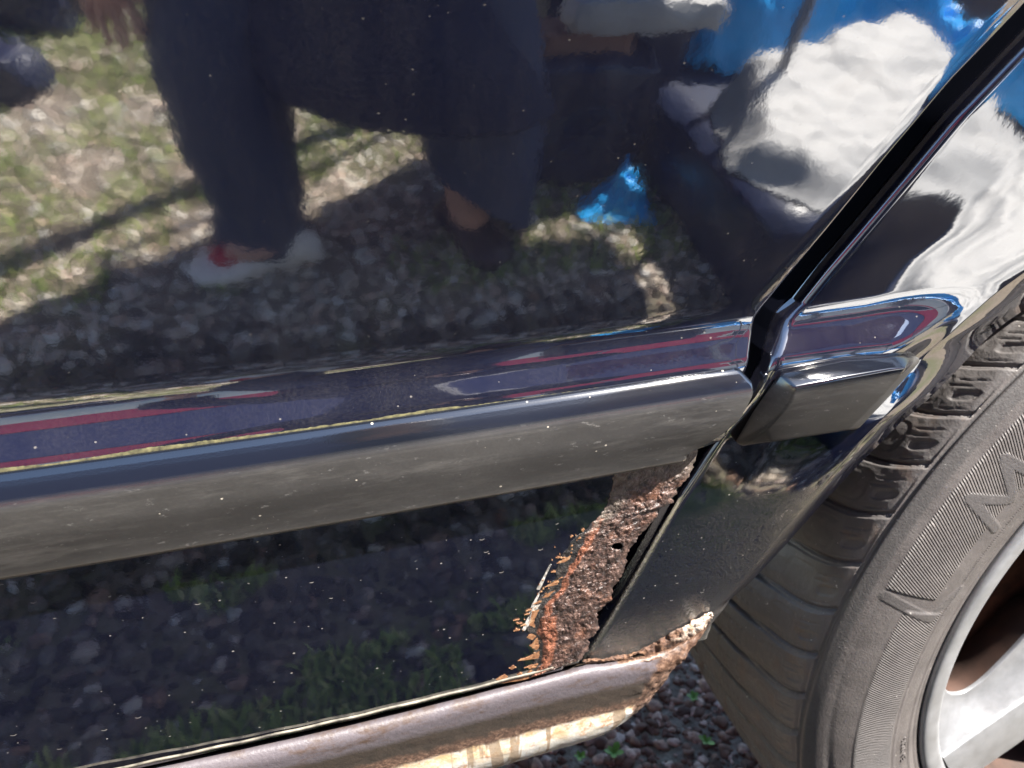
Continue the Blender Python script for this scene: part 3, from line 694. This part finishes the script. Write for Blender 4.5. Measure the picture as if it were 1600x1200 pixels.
def pebbles(name,n,area,rmin,rmax,level,power=2.2,zoff=0.25,ang=0,mat=None):
    v,f=ico(level); nv=len(v); VV=[];FF=[];TT=[]
    x=RNG.uniform(area[0],area[1],n); y=RNG.uniform(area[2],area[3],n); r=rmin+(rmax-rmin)*RNG.random(n)**power
    for i in range(n):
        s=np.array([1.0,0.6+0.4*RNG.random(),0.38+0.3*RNG.random()])*r[i]
        lump=1+0.22*np.sin(v@RNG.normal(0,2.0,3)+RNG.random()*6)+0.10*np.sin(v@RNG.normal(0,4,3))
        p=v*lump[:,None]
        if ang:
            for _k in range(7):
                n_=RNG.normal(0,1,3); n_/=np.linalg.norm(n_); d_=np.maximum(p@n_-RNG.uniform(0.55,0.85),0); p=p-d_[:,None]*n_
        p=p*s; a=RNG.random()*6.28; t=RNG.normal(0,0.25)
        c,s_=math.cos(a),math.sin(a); ct,st=math.cos(t),math.sin(t)
        p=np.stack([p[:,0]*ct-p[:,2]*st,p[:,1],p[:,0]*st+p[:,2]*ct],1)
        p=np.stack([p[:,0]*c-p[:,1]*s_,p[:,0]*s_+p[:,1]*c,p[:,2]],1)
        VV.append(p+np.array([x[i],y[i],r[i]*zoff])); FF.append(f+i*nv); TT.append(np.full(nv,RNG.random()))
    VV=np.concatenate(VV); FF=np.concatenate(FF); TT=np.concatenate(TT)
    me=bpy.data.meshes.new(name); me.vertices.add(len(VV)); me.vertices.foreach_set('co',VV.ravel()); me.loops.add(FF.size); me.loops.foreach_set('vertex_index',FF.ravel().astype(np.int32))
    me.polygons.add(len(FF)); me.polygons.foreach_set('loop_start',np.arange(0,FF.size,3,dtype=np.int32)); me.polygons.foreach_set('use_smooth',[True]*len(FF))
    me.attributes.new('tone','FLOAT','POINT').data.foreach_set('value',TT.astype(np.float32)); me.update(); me.validate(); me.materials.append(mat or PEB)
    o=link(bpy.data.objects.new(name,me)); o['kind']='stuff'; o['label']='loose brown and grey gravel covering the ground'; return o
PEB2=Mat('reddish_grit'); at=PEB2.attr('tone'); f_=PEB2.noise(150,5,0.7)
PEB2.set(base=PEB2.mix(PEB2.mr(f_,0.35,0.65,0.0,0.7),PEB2.ramp(at,[(0.0,(0.07,0.032,0.022)),(0.5,(0.20,0.10,0.065)),(0.75,(0.36,0.22,0.16)),(0.9,(0.66,0.47,0.38)),(1.0,(0.50,0.42,0.36))]),(0.06,0.032,0.022)),rough=0.85); PEB2.normal(PEB2.bump(f_,0.6,0.0015)); PEB2=PEB2.m
pebbles('gravel',9000,(0.15,0.75,-0.02,0.65),0.0018,0.0115,2,2.6,0.05,1,PEB2)
PEB_SHADE=Mat('shaded_pebbles'); at=PEB_SHADE.attr('tone'); f_=PEB_SHADE.noise(90,5,0.7)  # darker pebble copy; shade beside the car is put into its colour
PEB_SHADE.set(base=PEB_SHADE.mix(PEB_SHADE.mr(f_,0.35,0.65,0.0,0.6),PEB_SHADE.ramp(at,[(0.0,(0.03,0.025,0.02)),(0.45,(0.10,0.085,0.07)),(0.72,(0.25,0.225,0.19)),(0.82,(0.30,0.18,0.12)),(1.0,(0.62,0.60,0.55))]),(0.05,0.036,0.028)),rough=0.85); PEB_SHADE=PEB_SHADE.m
pebbles('gravel',9000,(-1.0,1.1,-0.62,0.05),0.003,0.019,1,2.6,0.12,0,PEB_SHADE)
pebbles('gravel',15000,(-1.5,1.4,-1.5,-0.58),0.004,0.015,1,2.0,0.12)
pebbles('gravel',12000,(-2.6,2.6,-3.6,-1.4),0.006,0.024,1,2.0)
# grass patches
GRS=Mat('green_grass'); a_=GRS.attr('tone'); GRS.set(base=GRS.ramp(a_,[(0.0,(0.16,0.22,0.05)),(0.6,(0.28,0.37,0.09)),(1.0,(0.50,0.48,0.22))]),rough=0.6); GRS=GRS.m
def blades(n,fn,h0,h1,w):
    V=[];Fc=[];T=[]
    while len(V)<n*5:
        x,y=fn()
        h=random.uniform(h0,h1); a=random.random()*6.28; l=random.uniform(0.2,0.9)*h; ww=w*random.uniform(0.6,1.3); i=len(V); t=random.random()
        dx,dy=math.cos(a),math.sin(a); px,py=-dy*ww,dx*ww
        V+= [(x-px,y-py,0),(x+px,y+py,0),(x-px*0.8+dx*l*0.4,y-py*0.8+dy*l*0.4,h*0.6),(x+px*0.8+dx*l*0.4,y+py*0.8+dy*l*0.4,h*0.6),(x+dx*l,y+dy*l,h)]
        Fc+=[(i,i+1,i+3,i+2),(i+2,i+3,i+4)]; T+=[t]*5
    return V,Fc,T
_ng={}
def NG(x,y,seed):
    def h(i,j):
        k=(i,j,seed)
        if k not in _ng: _ng[k]=random.Random(i*7919+j*104729+seed*31).random()
        return _ng[k]
    i,j=math.floor(x),math.floor(y); a,b=x-i,y-j; a=a*a*(3-2*a); b=b*b*(3-2*b)
    return (h(i,j)*(1-a)+h(i+1,j)*a)*(1-b)+(h(i,j+1)*(1-a)+h(i+1,j+1)*a)*b
def patchfn(x0,x1,y0,y1,sc,thr,seed):
    def fn():
        while True:
            x,y=random.uniform(x0,x1),random.uniform(y0,y1)
            if NG(x*sc,y*sc*1.6,seed)*0.7+NG(x*sc*3,y*sc*3,seed+1)*0.3>thr: return x,y
    return fn
V,Fc,T=blades(42000,patchfn(-2.0,1.4,-3.2,-0.65,2.6,0.46,4),0.008,0.03,0.0035)
v2,f2,t2=blades(7000,patchfn(-0.5,0.6,-0.5,-0.06,6.0,0.56,14),0.01,0.03,0.003)
o_=len(V); V+=v2; Fc+=[tuple(k+o_ for k in q) for q in f2]; T+=t2
gr=mesh('grass',V,Fc,GRS,None,True,{'tone':T}); gr['kind']='stuff'; gr['label']='short green grass growing through the gravel'
LEAF=plain('seedling_leaf',(0.10,0.22,0.02),0.5,0.3,60)
def seedling(px,py,s,label):
    d=ray(px,py); p=CAM-d*(CAM[2]/d[2]); V=[];Fc=[]
    for k in range(5):
        a=k*1.35+px; L=s*random.uniform(0.7,1.2); i=len(V)
        for t,w in ((0,0.05),(0.35,0.28),(0.7,0.30),(1,0.02)):
            q=np.array([math.cos(a)*L*t,math.sin(a)*L*t,L*(0.9*t-0.35*t*t)+0.004]); n_=np.array([-math.sin(a),math.cos(a),0])*w*L
            V+=[q-n_,q+np.array([0,0,-0.1*w*L]),q+n_]
        for r in range(3):
            for c in range(2): Fc.append((i+r*3+c,i+r*3+c+1,i+r*3+c+4,i+r*3+c+3))
    o=mesh('seedling',V,Fc,LEAF); o.location=(p[0],p[1],0.006); return tag(o,label,'plant','green seedlings between the pebbles')
seedling(958,1186,0.012,'green seedling in the gravel nearest the white sill')
seedling(1082,1100,0.008,'tiny green seedling in the gravel against the tyre')
seedling(1028,1076,0.006,'smallest green sprout just under the sill tip')
seedling(1102,1168,0.010,'green sprout low beside the tyre tread')
seedling(905,1192,0.008,'green sprout half under the white sill')

# ------------------------------------------------------------------ the photographer (seen mirrored in the paint)
def loft(name,rings,mat,parent,n=40,folds=0.0,seed=0,cap=True,rows=60):
    """rings: (centre xyz, rx, ry) or with a tilt of the ring z by x"""
    R=np.array([[*c,rx,ry,tx] for c,rx,ry,tx in rings],float); Q=catmull(R,rows); G=[]
    a=np.linspace(0,2*math.pi,n,endpoint=False)[None,:]; c_,s_=np.cos(a),np.sin(a); x,y,z,rx,ry,tx=[Q[:,k][:,None] for k in range(6)]
    f=1+folds*fbm(np.stack([c_*1.6+seed+0*z,s_*1.6+0*z,z*9.0+seed+np.sin(a*2)*0.6],-1),3,seed)
    G=np.stack([x+rx*c_*f,y+ry*s_*f,z+tx*c_*rx],-1); f=grid_faces(len(G),n,0,False,True)
    V=G.reshape(-1,3)
    if cap: f+= [tuple(range(n))[::-1],tuple((len(G)-1)*n+k for k in range(n))]
    return mesh(name,V,f,mat,parent)
SKIN=plain('skin',(0.60,0.33,0.25),0.5,0.1,40)
CLOTH=Mat('navy_trouser_cloth'); f_=CLOTH.noise(900,3); CLOTH.set(base=CLOTH.mix(f_,(0.032,0.041,0.080),(0.060,0.072,0.125)),rough=0.9); CLOTH=CLOTH.m
COAT=plain('dark_coat_cloth',(0.009,0.012,0.040),0.85,0.3,200)
JUMP=plain('mauve_jumper_cuff',(0.16,0.16,0.22),0.9,0.3,300)
HAIR=plain('brown_hair',(0.03,0.018,0.01),0.5,0.4,200)
person=thing('person','person in dark coat and wide navy trousers stooping to hold a phone','person')
sk=[]; ed=[]; rd=[]
def node(p,r,parent=None):
    sk.append(p); rd.append(r); i=len(sk)-1
    if parent is not None: ed.append((parent,i))
    return i
pel=node((0.12,-0.90,0.80),0.125)
sp1=node((0.12,-0.86,0.98),0.115,pel); sp2=node((0.12,-0.79,1.15),0.125,sp1); nk0=node((0.12,-0.73,1.27),0.075,sp2); nk=node((0.12,-0.69,1.33),0.05,nk0)
hd=node((0.115,-0.655,1.40),0.072,nk); hd2=node((0.11,-0.63,1.47),0.085,hd); node((0.11,-0.63,1.54),0.055,hd2)
for hx,kx,ax in ((0.03,-0.075,-0.03),(0.21,0.27,0.29)):
    h=node((hx,-0.90,0.76),0.09,pel); k=node((kx,-0.85,0.43),0.058,h); a=node((ax,-0.815,0.09),0.037,k); node((ax-0.05 if ax<0 else ax+0.02,-0.79,0.04),0.032,a)
def hand(w,pts,palm,r=0.0085):
    pm=node(palm,0.022,w)
    for ch in pts:
        q=pm
        for i,p in enumerate(ch): q=node(p,r*(1-0.12*i),q)
sR=node((0.29,-0.77,1.22),0.062,sp2); eR=node((0.36,-0.56,1.02),0.042,sR); OF=np.array((0.03,-0.22,0.14))
sh_=lambda p: tuple(np.array(p)+OF)
wR=node(sh_((0.185,-0.40,0.865)),0.027,eR)
hand(wR,[[sh_((0.135,-0.345,0.860)),sh_((0.120,-0.318,0.845))],[sh_((0.130,-0.348,0.842)),sh_((0.112,-0.320,0.826))],[sh_((0.128,-0.352,0.824)),sh_((0.108,-0.325,0.808))],[sh_((0.130,-0.358,0.808)),sh_((0.112,-0.332,0.795))],[sh_((0.165,-0.335,0.872)),sh_((0.135,-0.325,0.872))]],sh_((0.158,-0.368,0.842)))
sL=node((-0.05,-0.77,1.22),0.062,sp2); eL=node((-0.20,-0.83,0.92),0.042,sL); wL=node((-0.20,-0.83,0.62),0.027,eL)
hand(wL,[[(-0.165,-0.82,0.50),(-0.160,-0.81,0.455)],[(-0.185,-0.825,0.49),(-0.182,-0.815,0.44)],[(-0.205,-0.83,0.49),(-0.203,-0.82,0.445)],[(-0.222,-0.835,0.50),(-0.221,-0.83,0.46)],[(-0.160,-0.80,0.555),(-0.148,-0.785,0.52)]],(-0.195,-0.83,0.555))
me=bpy.data.meshes.new('body'); me.from_pydata(sk,ed,[]); body=link(bpy.data.objects.new('body',me),person); me.materials.append(SKIN)
m=body.modifiers.new('skin','SKIN'); m.use_smooth_shade=True; m.branch_smoothing=0.4
for i,r in enumerate(rd): me.skin_vertices[0].data[i].radius=(r,r)
me.skin_vertices[0].data[0].use_root=True
subsurf(body,2)
# trousers
HL=[((-0.052,-0.835,0.035),0.078,0.085,0.05),((-0.062,-0.835,0.06),0.080,0.088,0.05),((-0.058,-0.84,0.12),0.078,0.088,0),((-0.066,-0.845,0.20),0.083,0.09,0),((-0.074,-0.85,0.30),0.086,0.092,0),((-0.076,-0.855,0.42),0.088,0.095,0),((-0.04,-0.875,0.58),0.10,0.11,0),((0.03,-0.89,0.76),0.12,0.13,0),((0.06,-0.90,0.88),0.12,0.13,0)]
loft('trouser_leg',HL,CLOTH,person,56,0.075,3,rows=90)
HR=[((0.322,-0.835,0.115),0.105,0.10,-0.80),((0.318,-0.84,0.16),0.104,0.10,-0.55),((0.312,-0.845,0.26),0.105,0.10,-0.2),((0.30,-0.85,0.36),0.105,0.10,0),((0.26,-0.87,0.55),0.11,0.115,0),((0.21,-0.89,0.76),0.12,0.13,0),((0.18,-0.90,0.88),0.12,0.13,0)]
loft('trouser_leg',HR,CLOTH,person,56,0.06,8,rows=90)
# long coat with a sloping hem
CT=[((0.19,-0.86,0.335),0.235,0.165,-0.18),((0.17,-0.86,0.42),0.225,0.165,-0.12),((0.14,-0.875,0.55),0.215,0.16,-0.05),((0.12,-0.89,0.75),0.20,0.155,0),((0.12,-0.87,0.95),0.185,0.14,0),((0.12,-0.80,1.12),0.20,0.145,0),((0.12,-0.755,1.22),0.18,0.12,0),((0.12,-0.72,1.28),0.09,0.085,0)]
loft('coat',CT,COAT,person,64,0.05,12,rows=100)
def tube(name,pts,mat,parent,n=20):
    P=np.array([[*p,r] for p,r in pts],float); Q=catmull(P,40); G=[]
    for i in range(len(Q)):
        t=Q[min(i+1,len(Q)-1),:3]-Q[max(i-1,0),:3]; t/=np.linalg.norm(t); a=np.cross(t,[0.2,1,0.1]); a/=np.linalg.norm(a); b=np.cross(t,a)
        G.append([Q[i,:3]+Q[i,3]*(a*math.cos(2*math.pi*k/n)+b*math.sin(2*math.pi*k/n))*(1+0.05*math.sin(i*1.1+k)) for k in range(n)])
    return grid(name,np.array(G),mat,parent,wrap=True)
tube('sleeve',[((0.25,-0.775,1.22),0.085),((0.33,-0.67,1.12),0.072),((0.36,-0.56,1.02),0.062),((0.31,-0.585,1.02),0.054),((0.24,-0.61,1.01),0.048)],COAT,person)
tube('sleeve',[((-0.01,-0.775,1.22),0.085),((-0.13,-0.80,1.07),0.07),((-0.20,-0.83,0.92),0.06),((-0.205,-0.83,0.76),0.052),((-0.20,-0.83,0.66),0.048)],COAT,person)
tube('cuff',[((0.245,-0.61,1.012),0.045),((0.232,-0.613,1.010),0.040),((0.222,-0.616,1.008),0.037)],JUMP,person)
# hair cap
HC=[((0.11,-0.655,1.36),0.085,0.085,0),((0.11,-0.66,1.42),0.104,0.100,0),((0.11,-0.655,1.48),0.108,0.108,0),((0.11,-0.645,1.54),0.094,0.095,0),((0.11,-0.64,1.585),0.03,0.03,0)]
hb=loft('hair',HC,HAIR,person,36,0.05,4)
hb.location=(0,-0.03,0)
# face: nose, eyes, mouth, ears
def ball(name,c,r,mat,parent,sc=(1,1,1)):
    v,f=ico(3); return mesh(name,v*np.array(sc)*r+np.array(c),f,mat,parent)
EYE=plain('eye',(0.7,0.7,0.7),0.2,0.1); LIPS=plain('lips',(0.42,0.14,0.13),0.5,0.1)
for s in (-1,1):
    ball('eye',(0.11+s*0.032,-0.558,1.475),0.011,EYE,person); ball('ear',(0.11+s*0.088,-0.645,1.465),0.024,SKIN,person,(0.4,0.8,1.2))
ball('nose',(0.11,-0.540,1.45),0.016,SKIN,person,(0.8,1.2,1.4)); ball('mouth',(0.112,-0.560,1.412),0.02,LIPS,person,(1.2,0.4,0.35))
# shoes
SHW=plain('white_shoe',(0.75,0.70,0.68),0.5,0.15,60); SHR=plain('red_shoe_trim',(0.55,0.03,0.05),0.5,0.15); SHD=plain('dark_shoe',(0.03,0.012,0.014),0.5,0.3,60)
def shoe(mat,toe,heel,name='shoe',z0=0.0):
    toe=np.array(toe);heel=np.array(heel); d=toe-heel; L=np.linalg.norm(d); d/=L; n_=np.array([-d[1],d[0]]); G=[]
    pf=[(0.0,0.010,0.02),(0.03,0.030,0.055),(0.15,0.036,0.075),(0.3,0.036,0.072),(0.5,0.040,0.055),(0.7,0.047,0.042),(0.88,0.042,0.032),(0.97,0.024,0.022),(1.0,0.008,0.014)]
    P=catmull(np.array(pf),40)
    for t,w_,h in P:
        c=heel+d*L*t; G.append([(c[0]+n_[0]*w_*math.cos(a),c[1]+n_[1]*w_*math.cos(a),z0+max(0.0,h*(0.5+0.62*math.sin(a)))) for a in np.linspace(0,2*math.pi,25)[:-1]])
    return grid(name,np.array(G),mat,person,wrap=True),d,L
shoe(SHW,(-0.185,-0.765),(0.035,-0.800))
ball('shoe_tongue',(-0.125,-0.765,0.052),0.022,SHR,person,(1.1,0.9,0.7))
ball('bare_instep',(-0.070,-0.768,0.062),0.03,SKIN,person,(1.7,0.8,0.62))
shoe(SHD,(0.34,-0.70),(0.27,-0.90))
# phone in the hand, just behind the viewpoint
PH=plain('black_phone',(0.01,0.01,0.012),0.2,0.1)
u_=np.array([right.x,right.y,right.z]); v_=-np.array([down.x,down.y,down.z]); w_=np.array([fwd.x,fwd.y,fwd.z])
c_=np.array((0.11,-0.545,0.975))
V=[c_+u_*a*0.078+v_*b*0.037+w_*c*0.004 for a in (-1,1) for b in (-1,1) for c in (-1,1)]
ph=mesh('phone',V,[(0,1,3,2),(4,6,7,5),(0,4,5,1),(2,3,7,6),(0,2,6,4),(1,5,7,3)],PH,None,False); bevel(ph,0.003,3,30)
tag(ph,'black phone held sideways in the stooping person\'s hand','phone')

# ------------------------------------------------------------------ things standing to the right (mirrored)
TUB=plain('dark_navy_plastic',(0.012,0.018,0.048),0.4,0.2,20)
def boxy(name,x0,x1,y0,y1,z0,z1,mat,label,cat,amp=0.0,seed=0,n=24,group=None,lab=True,round_=0.25,parent=None):
    bm=bmesh.new(); bmesh.ops.create_cube(bm,size=2); bmesh.ops.subdivide_edges(bm,edges=bm.edges[:],cuts=n,use_grid_fill=True)
    p=np.array([v.co[:] for v in bm.verts]); q=p/np.linalg.norm(p,axis=1)[:,None]*1.15; p=p*(1-round_)+q*round_
    w=np.array([(x0+x1)/2,(y0+y1)/2,(z0+z1)/2])+p*np.array([(x1-x0)/2,(y1-y0)/2,(z1-z0)/2])
    if amp: w=w+q*amp*(fbm(w*9,4,seed)+0.6*np.abs(fbm(w*5+3,2,seed+5)))[:,None]
    w[:,2]=np.maximum(w[:,2],z0)
    for v,c in zip(bm.verts,w): v.co=c
    me=bpy.data.meshes.new(name); bm.to_mesh(me); bm.free(); me.polygons.foreach_set('use_smooth',[True]*len(me.polygons)); me.materials.append(mat)
    o=link(bpy.data.objects.new(name,me),parent)
    if lab: tag(o,label,cat,group)
    return o
SACK=plain('white_cotton_sheet',(0.45,0.445,0.44),0.6,0.06,40,0.002)
for v in ():pass
TARP=plain('bright_blue_tarpaulin',(0.015,0.36,0.85),0.35,0.25,12,0.003)
boxy('storage_tub',0.72,1.80,-1.46,-0.51,0.0,0.19,TUB,'low dark plastic tub on the gravel under the white sheet','tub',0,0,10,round_=0.06)
def drape(name,outline,zf,amp,mat,label,cat,seed=0,n=70,base=0.19,sharp=9.0):
    """crumpled sheet: height field inside an outline, with its edges hanging to the base"""
    P=np.array(outline,float); x0,y0=P.min(0); x1,y1=P.max(0)
    gx,gy=np.meshgrid(np.linspace(x0-0.02,x1+0.02,n),np.linspace(y0-0.02,y1+0.02,n),indexing='ij')
    ins=np.zeros(gx.shape,bool); dist=np.full(gx.shape,9.0)
    for i in range(len(P)):
        a,b=P[i],P[(i+1)%len(P)]
        cr=((a[1]>gy)!=(b[1]>gy))&(gx<(b[0]-a[0])*(gy-a[1])/((b[1]-a[1])+1e-12)+a[0]); ins^=cr
        dx,dy=b-a; t=np.clip(((gx-a[0])*dx+(gy-a[1])*dy)/(dx*dx+dy*dy),0,1); dist=np.minimum(dist,np.hypot(gx-a[0]-t*dx,gy-a[1]-t*dy))
    sd=np.where(ins,dist,-dist); q=np.stack([gx,gy,0*gx],-1)
    fold=np.abs(fbm(q*sharp,3,seed))+0.5*np.abs(fbm(q*sharp*2.3+5,3,seed+3))
    top=zf(gx,gy)+amp*(1.0-2.2*fold)
    k=smooth(-0.012,0.05,sd+0.012*fbm(q*20,2,seed+9)); z=base+(top-base)*k
    keep=sd>-0.014; G=np.stack([gx,gy,np.maximum(z,base)],-1)
    kf=keep.reshape(-1)
    o=grid(name,G,mat,None,skip=lambda f: not all(kf[i] for i in f)); solid(o,0.003)
    return tag(o,label,cat)
drape('white_sheet',[(0.74,-0.72),(0.84,-0.58),(1.05,-0.52),(1.28,-0.56),(1.36,-0.70),(1.34,-1.10),(1.15,-1.08),(0.84,-0.98)],lambda x,y:0.200+0.30*np.clip(-0.52-y,0,0.6)+0.008*np.sin(x*7+y*3),0.016,SACK,'crumpled white sheet spread over the dark tub','sheet',3,100,0.19,5.0)
TARP=plain('bright_blue_tarpaulin',(0.015,0.36,0.85),0.35,0.2,12,0.003)
drape('blue_tarpaulin',[(0.88,-1.18),(1.00,-1.12),(1.30,-1.14),(1.40,-1.05),(1.42,-0.62),(1.50,-0.60),(1.54,-1.20),(1.30,-1.42),(0.97,-1.42)],lambda x,y:0.34+0.55*np.clip(-1.12-y,0,0.5),0.07,TARP,'bright blue tarpaulin bundled behind the white sheet','tarpaulin',9,80,0.192)
drape('blue_plastic_scrap',[(0.545,-0.83),(0.67,-0.80),(0.685,-0.86),(0.665,-0.95),(0.63,-0.94),(0.56,-0.87)],lambda x,y:0.04+1.0*np.clip(-0.83-y,0,0.15)*smooth(0.56,0.65,x),0.03,TARP,'torn scrap of blue plastic lying on the gravel','plastic scrap',19,60,0.005,26.0)
boxy('added_crate_stack',0.50,2.2,-1.95,-1.47,0.0,0.55,TUB,'dark stack of crates added behind the blue tarpaulin','crate stack',0.02,29,14,round_=0.05)  # crates added as a dark mass for the door to mirror
CARD=plain('brown_cardboard',(0.30,0.165,0.11),0.9,0.15,40)
boxy('cardboard_box',0.46,0.64,-1.12,-1.02,0.30,0.36,CARD,'flattened brown cardboard box on the dark holdall','box',0.01,2,8,round_=0.05)
boxy('dark_holdall',0.43,0.70,-1.12,-0.98,0.0,0.30,TUB,'dark soft holdall under the cardboard box','bag',0.03,22,16,round_=0.2)
boxy('white_roll',0.50,0.82,-1.09,-1.01,0.362,0.425,SACK,'white roll of sheeting lying on the cardboard box','roll',0.02,12,16,round_=0.3)
boxy('added_suitcase',0.50,0.84,-1.30,-1.13,0.0,1.08,TUB,'tall dark suitcase added behind the holdall to shade the gravel','suitcase',0.01,52,14,round_=0.10)  # suitcase added to throw shade on the gravel
boxy('black_bin_bag',-0.95,-0.48,-2.3,-1.9,0.0,0.30,TUB,'black bin bag dumped on the gravel by the building','bag',0.08,33,20,round_=0.45)
boxy('black_bin_bag',-0.85,-0.52,-1.62,-1.45,0.0,0.12,TUB,'smaller black bin bag nearer the car','bag',0.06,43,20,round_=0.45)
# ------------------------------------------------------------------ building across the yard (mirrored in the body crease)
bld=thing('building','long crimson walled building with white base and dark slate roof','building',None,(0,-4.2,0))
WH=plain('white_render',(0.82,0.80,0.77),0.8,0.08,3); CR=plain('crimson_wall',(0.62,0.06,0.13),0.8,0.12,2); SL=plain('purple_slate',(0.075,0.07,0.16),0.6,0.25,6)
def wall(nm,x0,x1,y0,y1,z0,z1,mat):
    V=[(x,y,z) for x in (x0,x1) for y in (y0,y1) for z in (z0,z1)]
    return mesh(nm,V,[(0,1,3,2),(4,6,7,5),(0,4,5,1),(2,3,7,6),(0,2,6,4),(1,5,7,3)],mat,bld,False)
wall('plinth',-14,14,-4,0.03,0,1.55,WH); wall('wall',-14,14,-4,0,1.551,3.5,CR)
V=[(-14.1,0.12,3.45),(14.1,0.12,3.45),(14.1,-1.9,8.4),(-14.1,-1.9,8.4),(14.1,-4.2,3.45),(-14.1,-4.2,3.45)]
mesh('roof',V,[(0,1,2,3),(3,2,4,5),(1,4,2),(0,3,5)],SL,bld,False)
for k,x in enumerate((-9,-4.5,3.0,8.0)):
    f=wall('window',x,x+1.1,0.0,0.03,1.75,2.9,WH); 
    p=wall('pane',x+0.08,x+1.02,0.031,0.035,1.83,2.82,plain('window_glass',(0.02,0.025,0.03),0.08)); p.parent=f

# unseen sail, added to keep the gravel beside the car in shade
cnp=thing('added_shade_sail','purple shade sail added on four thin poles to shade the gravel','shade sail',None,(1.5,-1.15,0))
CV=plain('purple_canvas',(0.10,0.07,0.20),0.8,0.15,8); POLE=plain('grey_pole',(0.25,0.25,0.27),0.4,0.1)
CA=[np.array(p) for p in ((0.9,-1.74),(1.80,-1.69),(1.86,-0.90),(0.9,-0.90))]
G=[[(*( (CA[0]*(1-i/20)+CA[1]*i/20)*(1-j/12)+(CA[3]*(1-i/20)+CA[2]*i/20)*j/12 ),2.20-0.10*math.sin(math.pi*i/20)*math.sin(math.pi*j/12)) for j in range(13)] for i in range(21)]
o=grid('sail_cloth',np.array(G)-np.array([1.5,-1.15,0]),CV,cnp); solid(o,0.004)
for x,y in CA:
    V=[(x-1.5+0.012*math.cos(a),y+1.15+0.012*math.sin(a),z) for z in (0,2.2) for a in np.linspace(0,2*math.pi,13)[:-1]]
    mesh('pole',V,grid_faces(2,12,0,False,True),POLE,cnp)
pt=mesh('added_shadow_post',[(0.37+0.03*math.cos(a),-1.47+0.03*math.sin(a),z) for z in (0,0.02,1.68,1.7) for a in np.linspace(0,2*math.pi,17)[:-1]],grid_faces(4,16,0,False,True)+[tuple(range(48,64))],plain('shadow_post_wood',(0.12,0.10,0.08),0.9,0.3,20)); tag(pt,'wooden post added behind the stooping person for its shadow','post')  # post added to cast a shadow stripe across the gravel
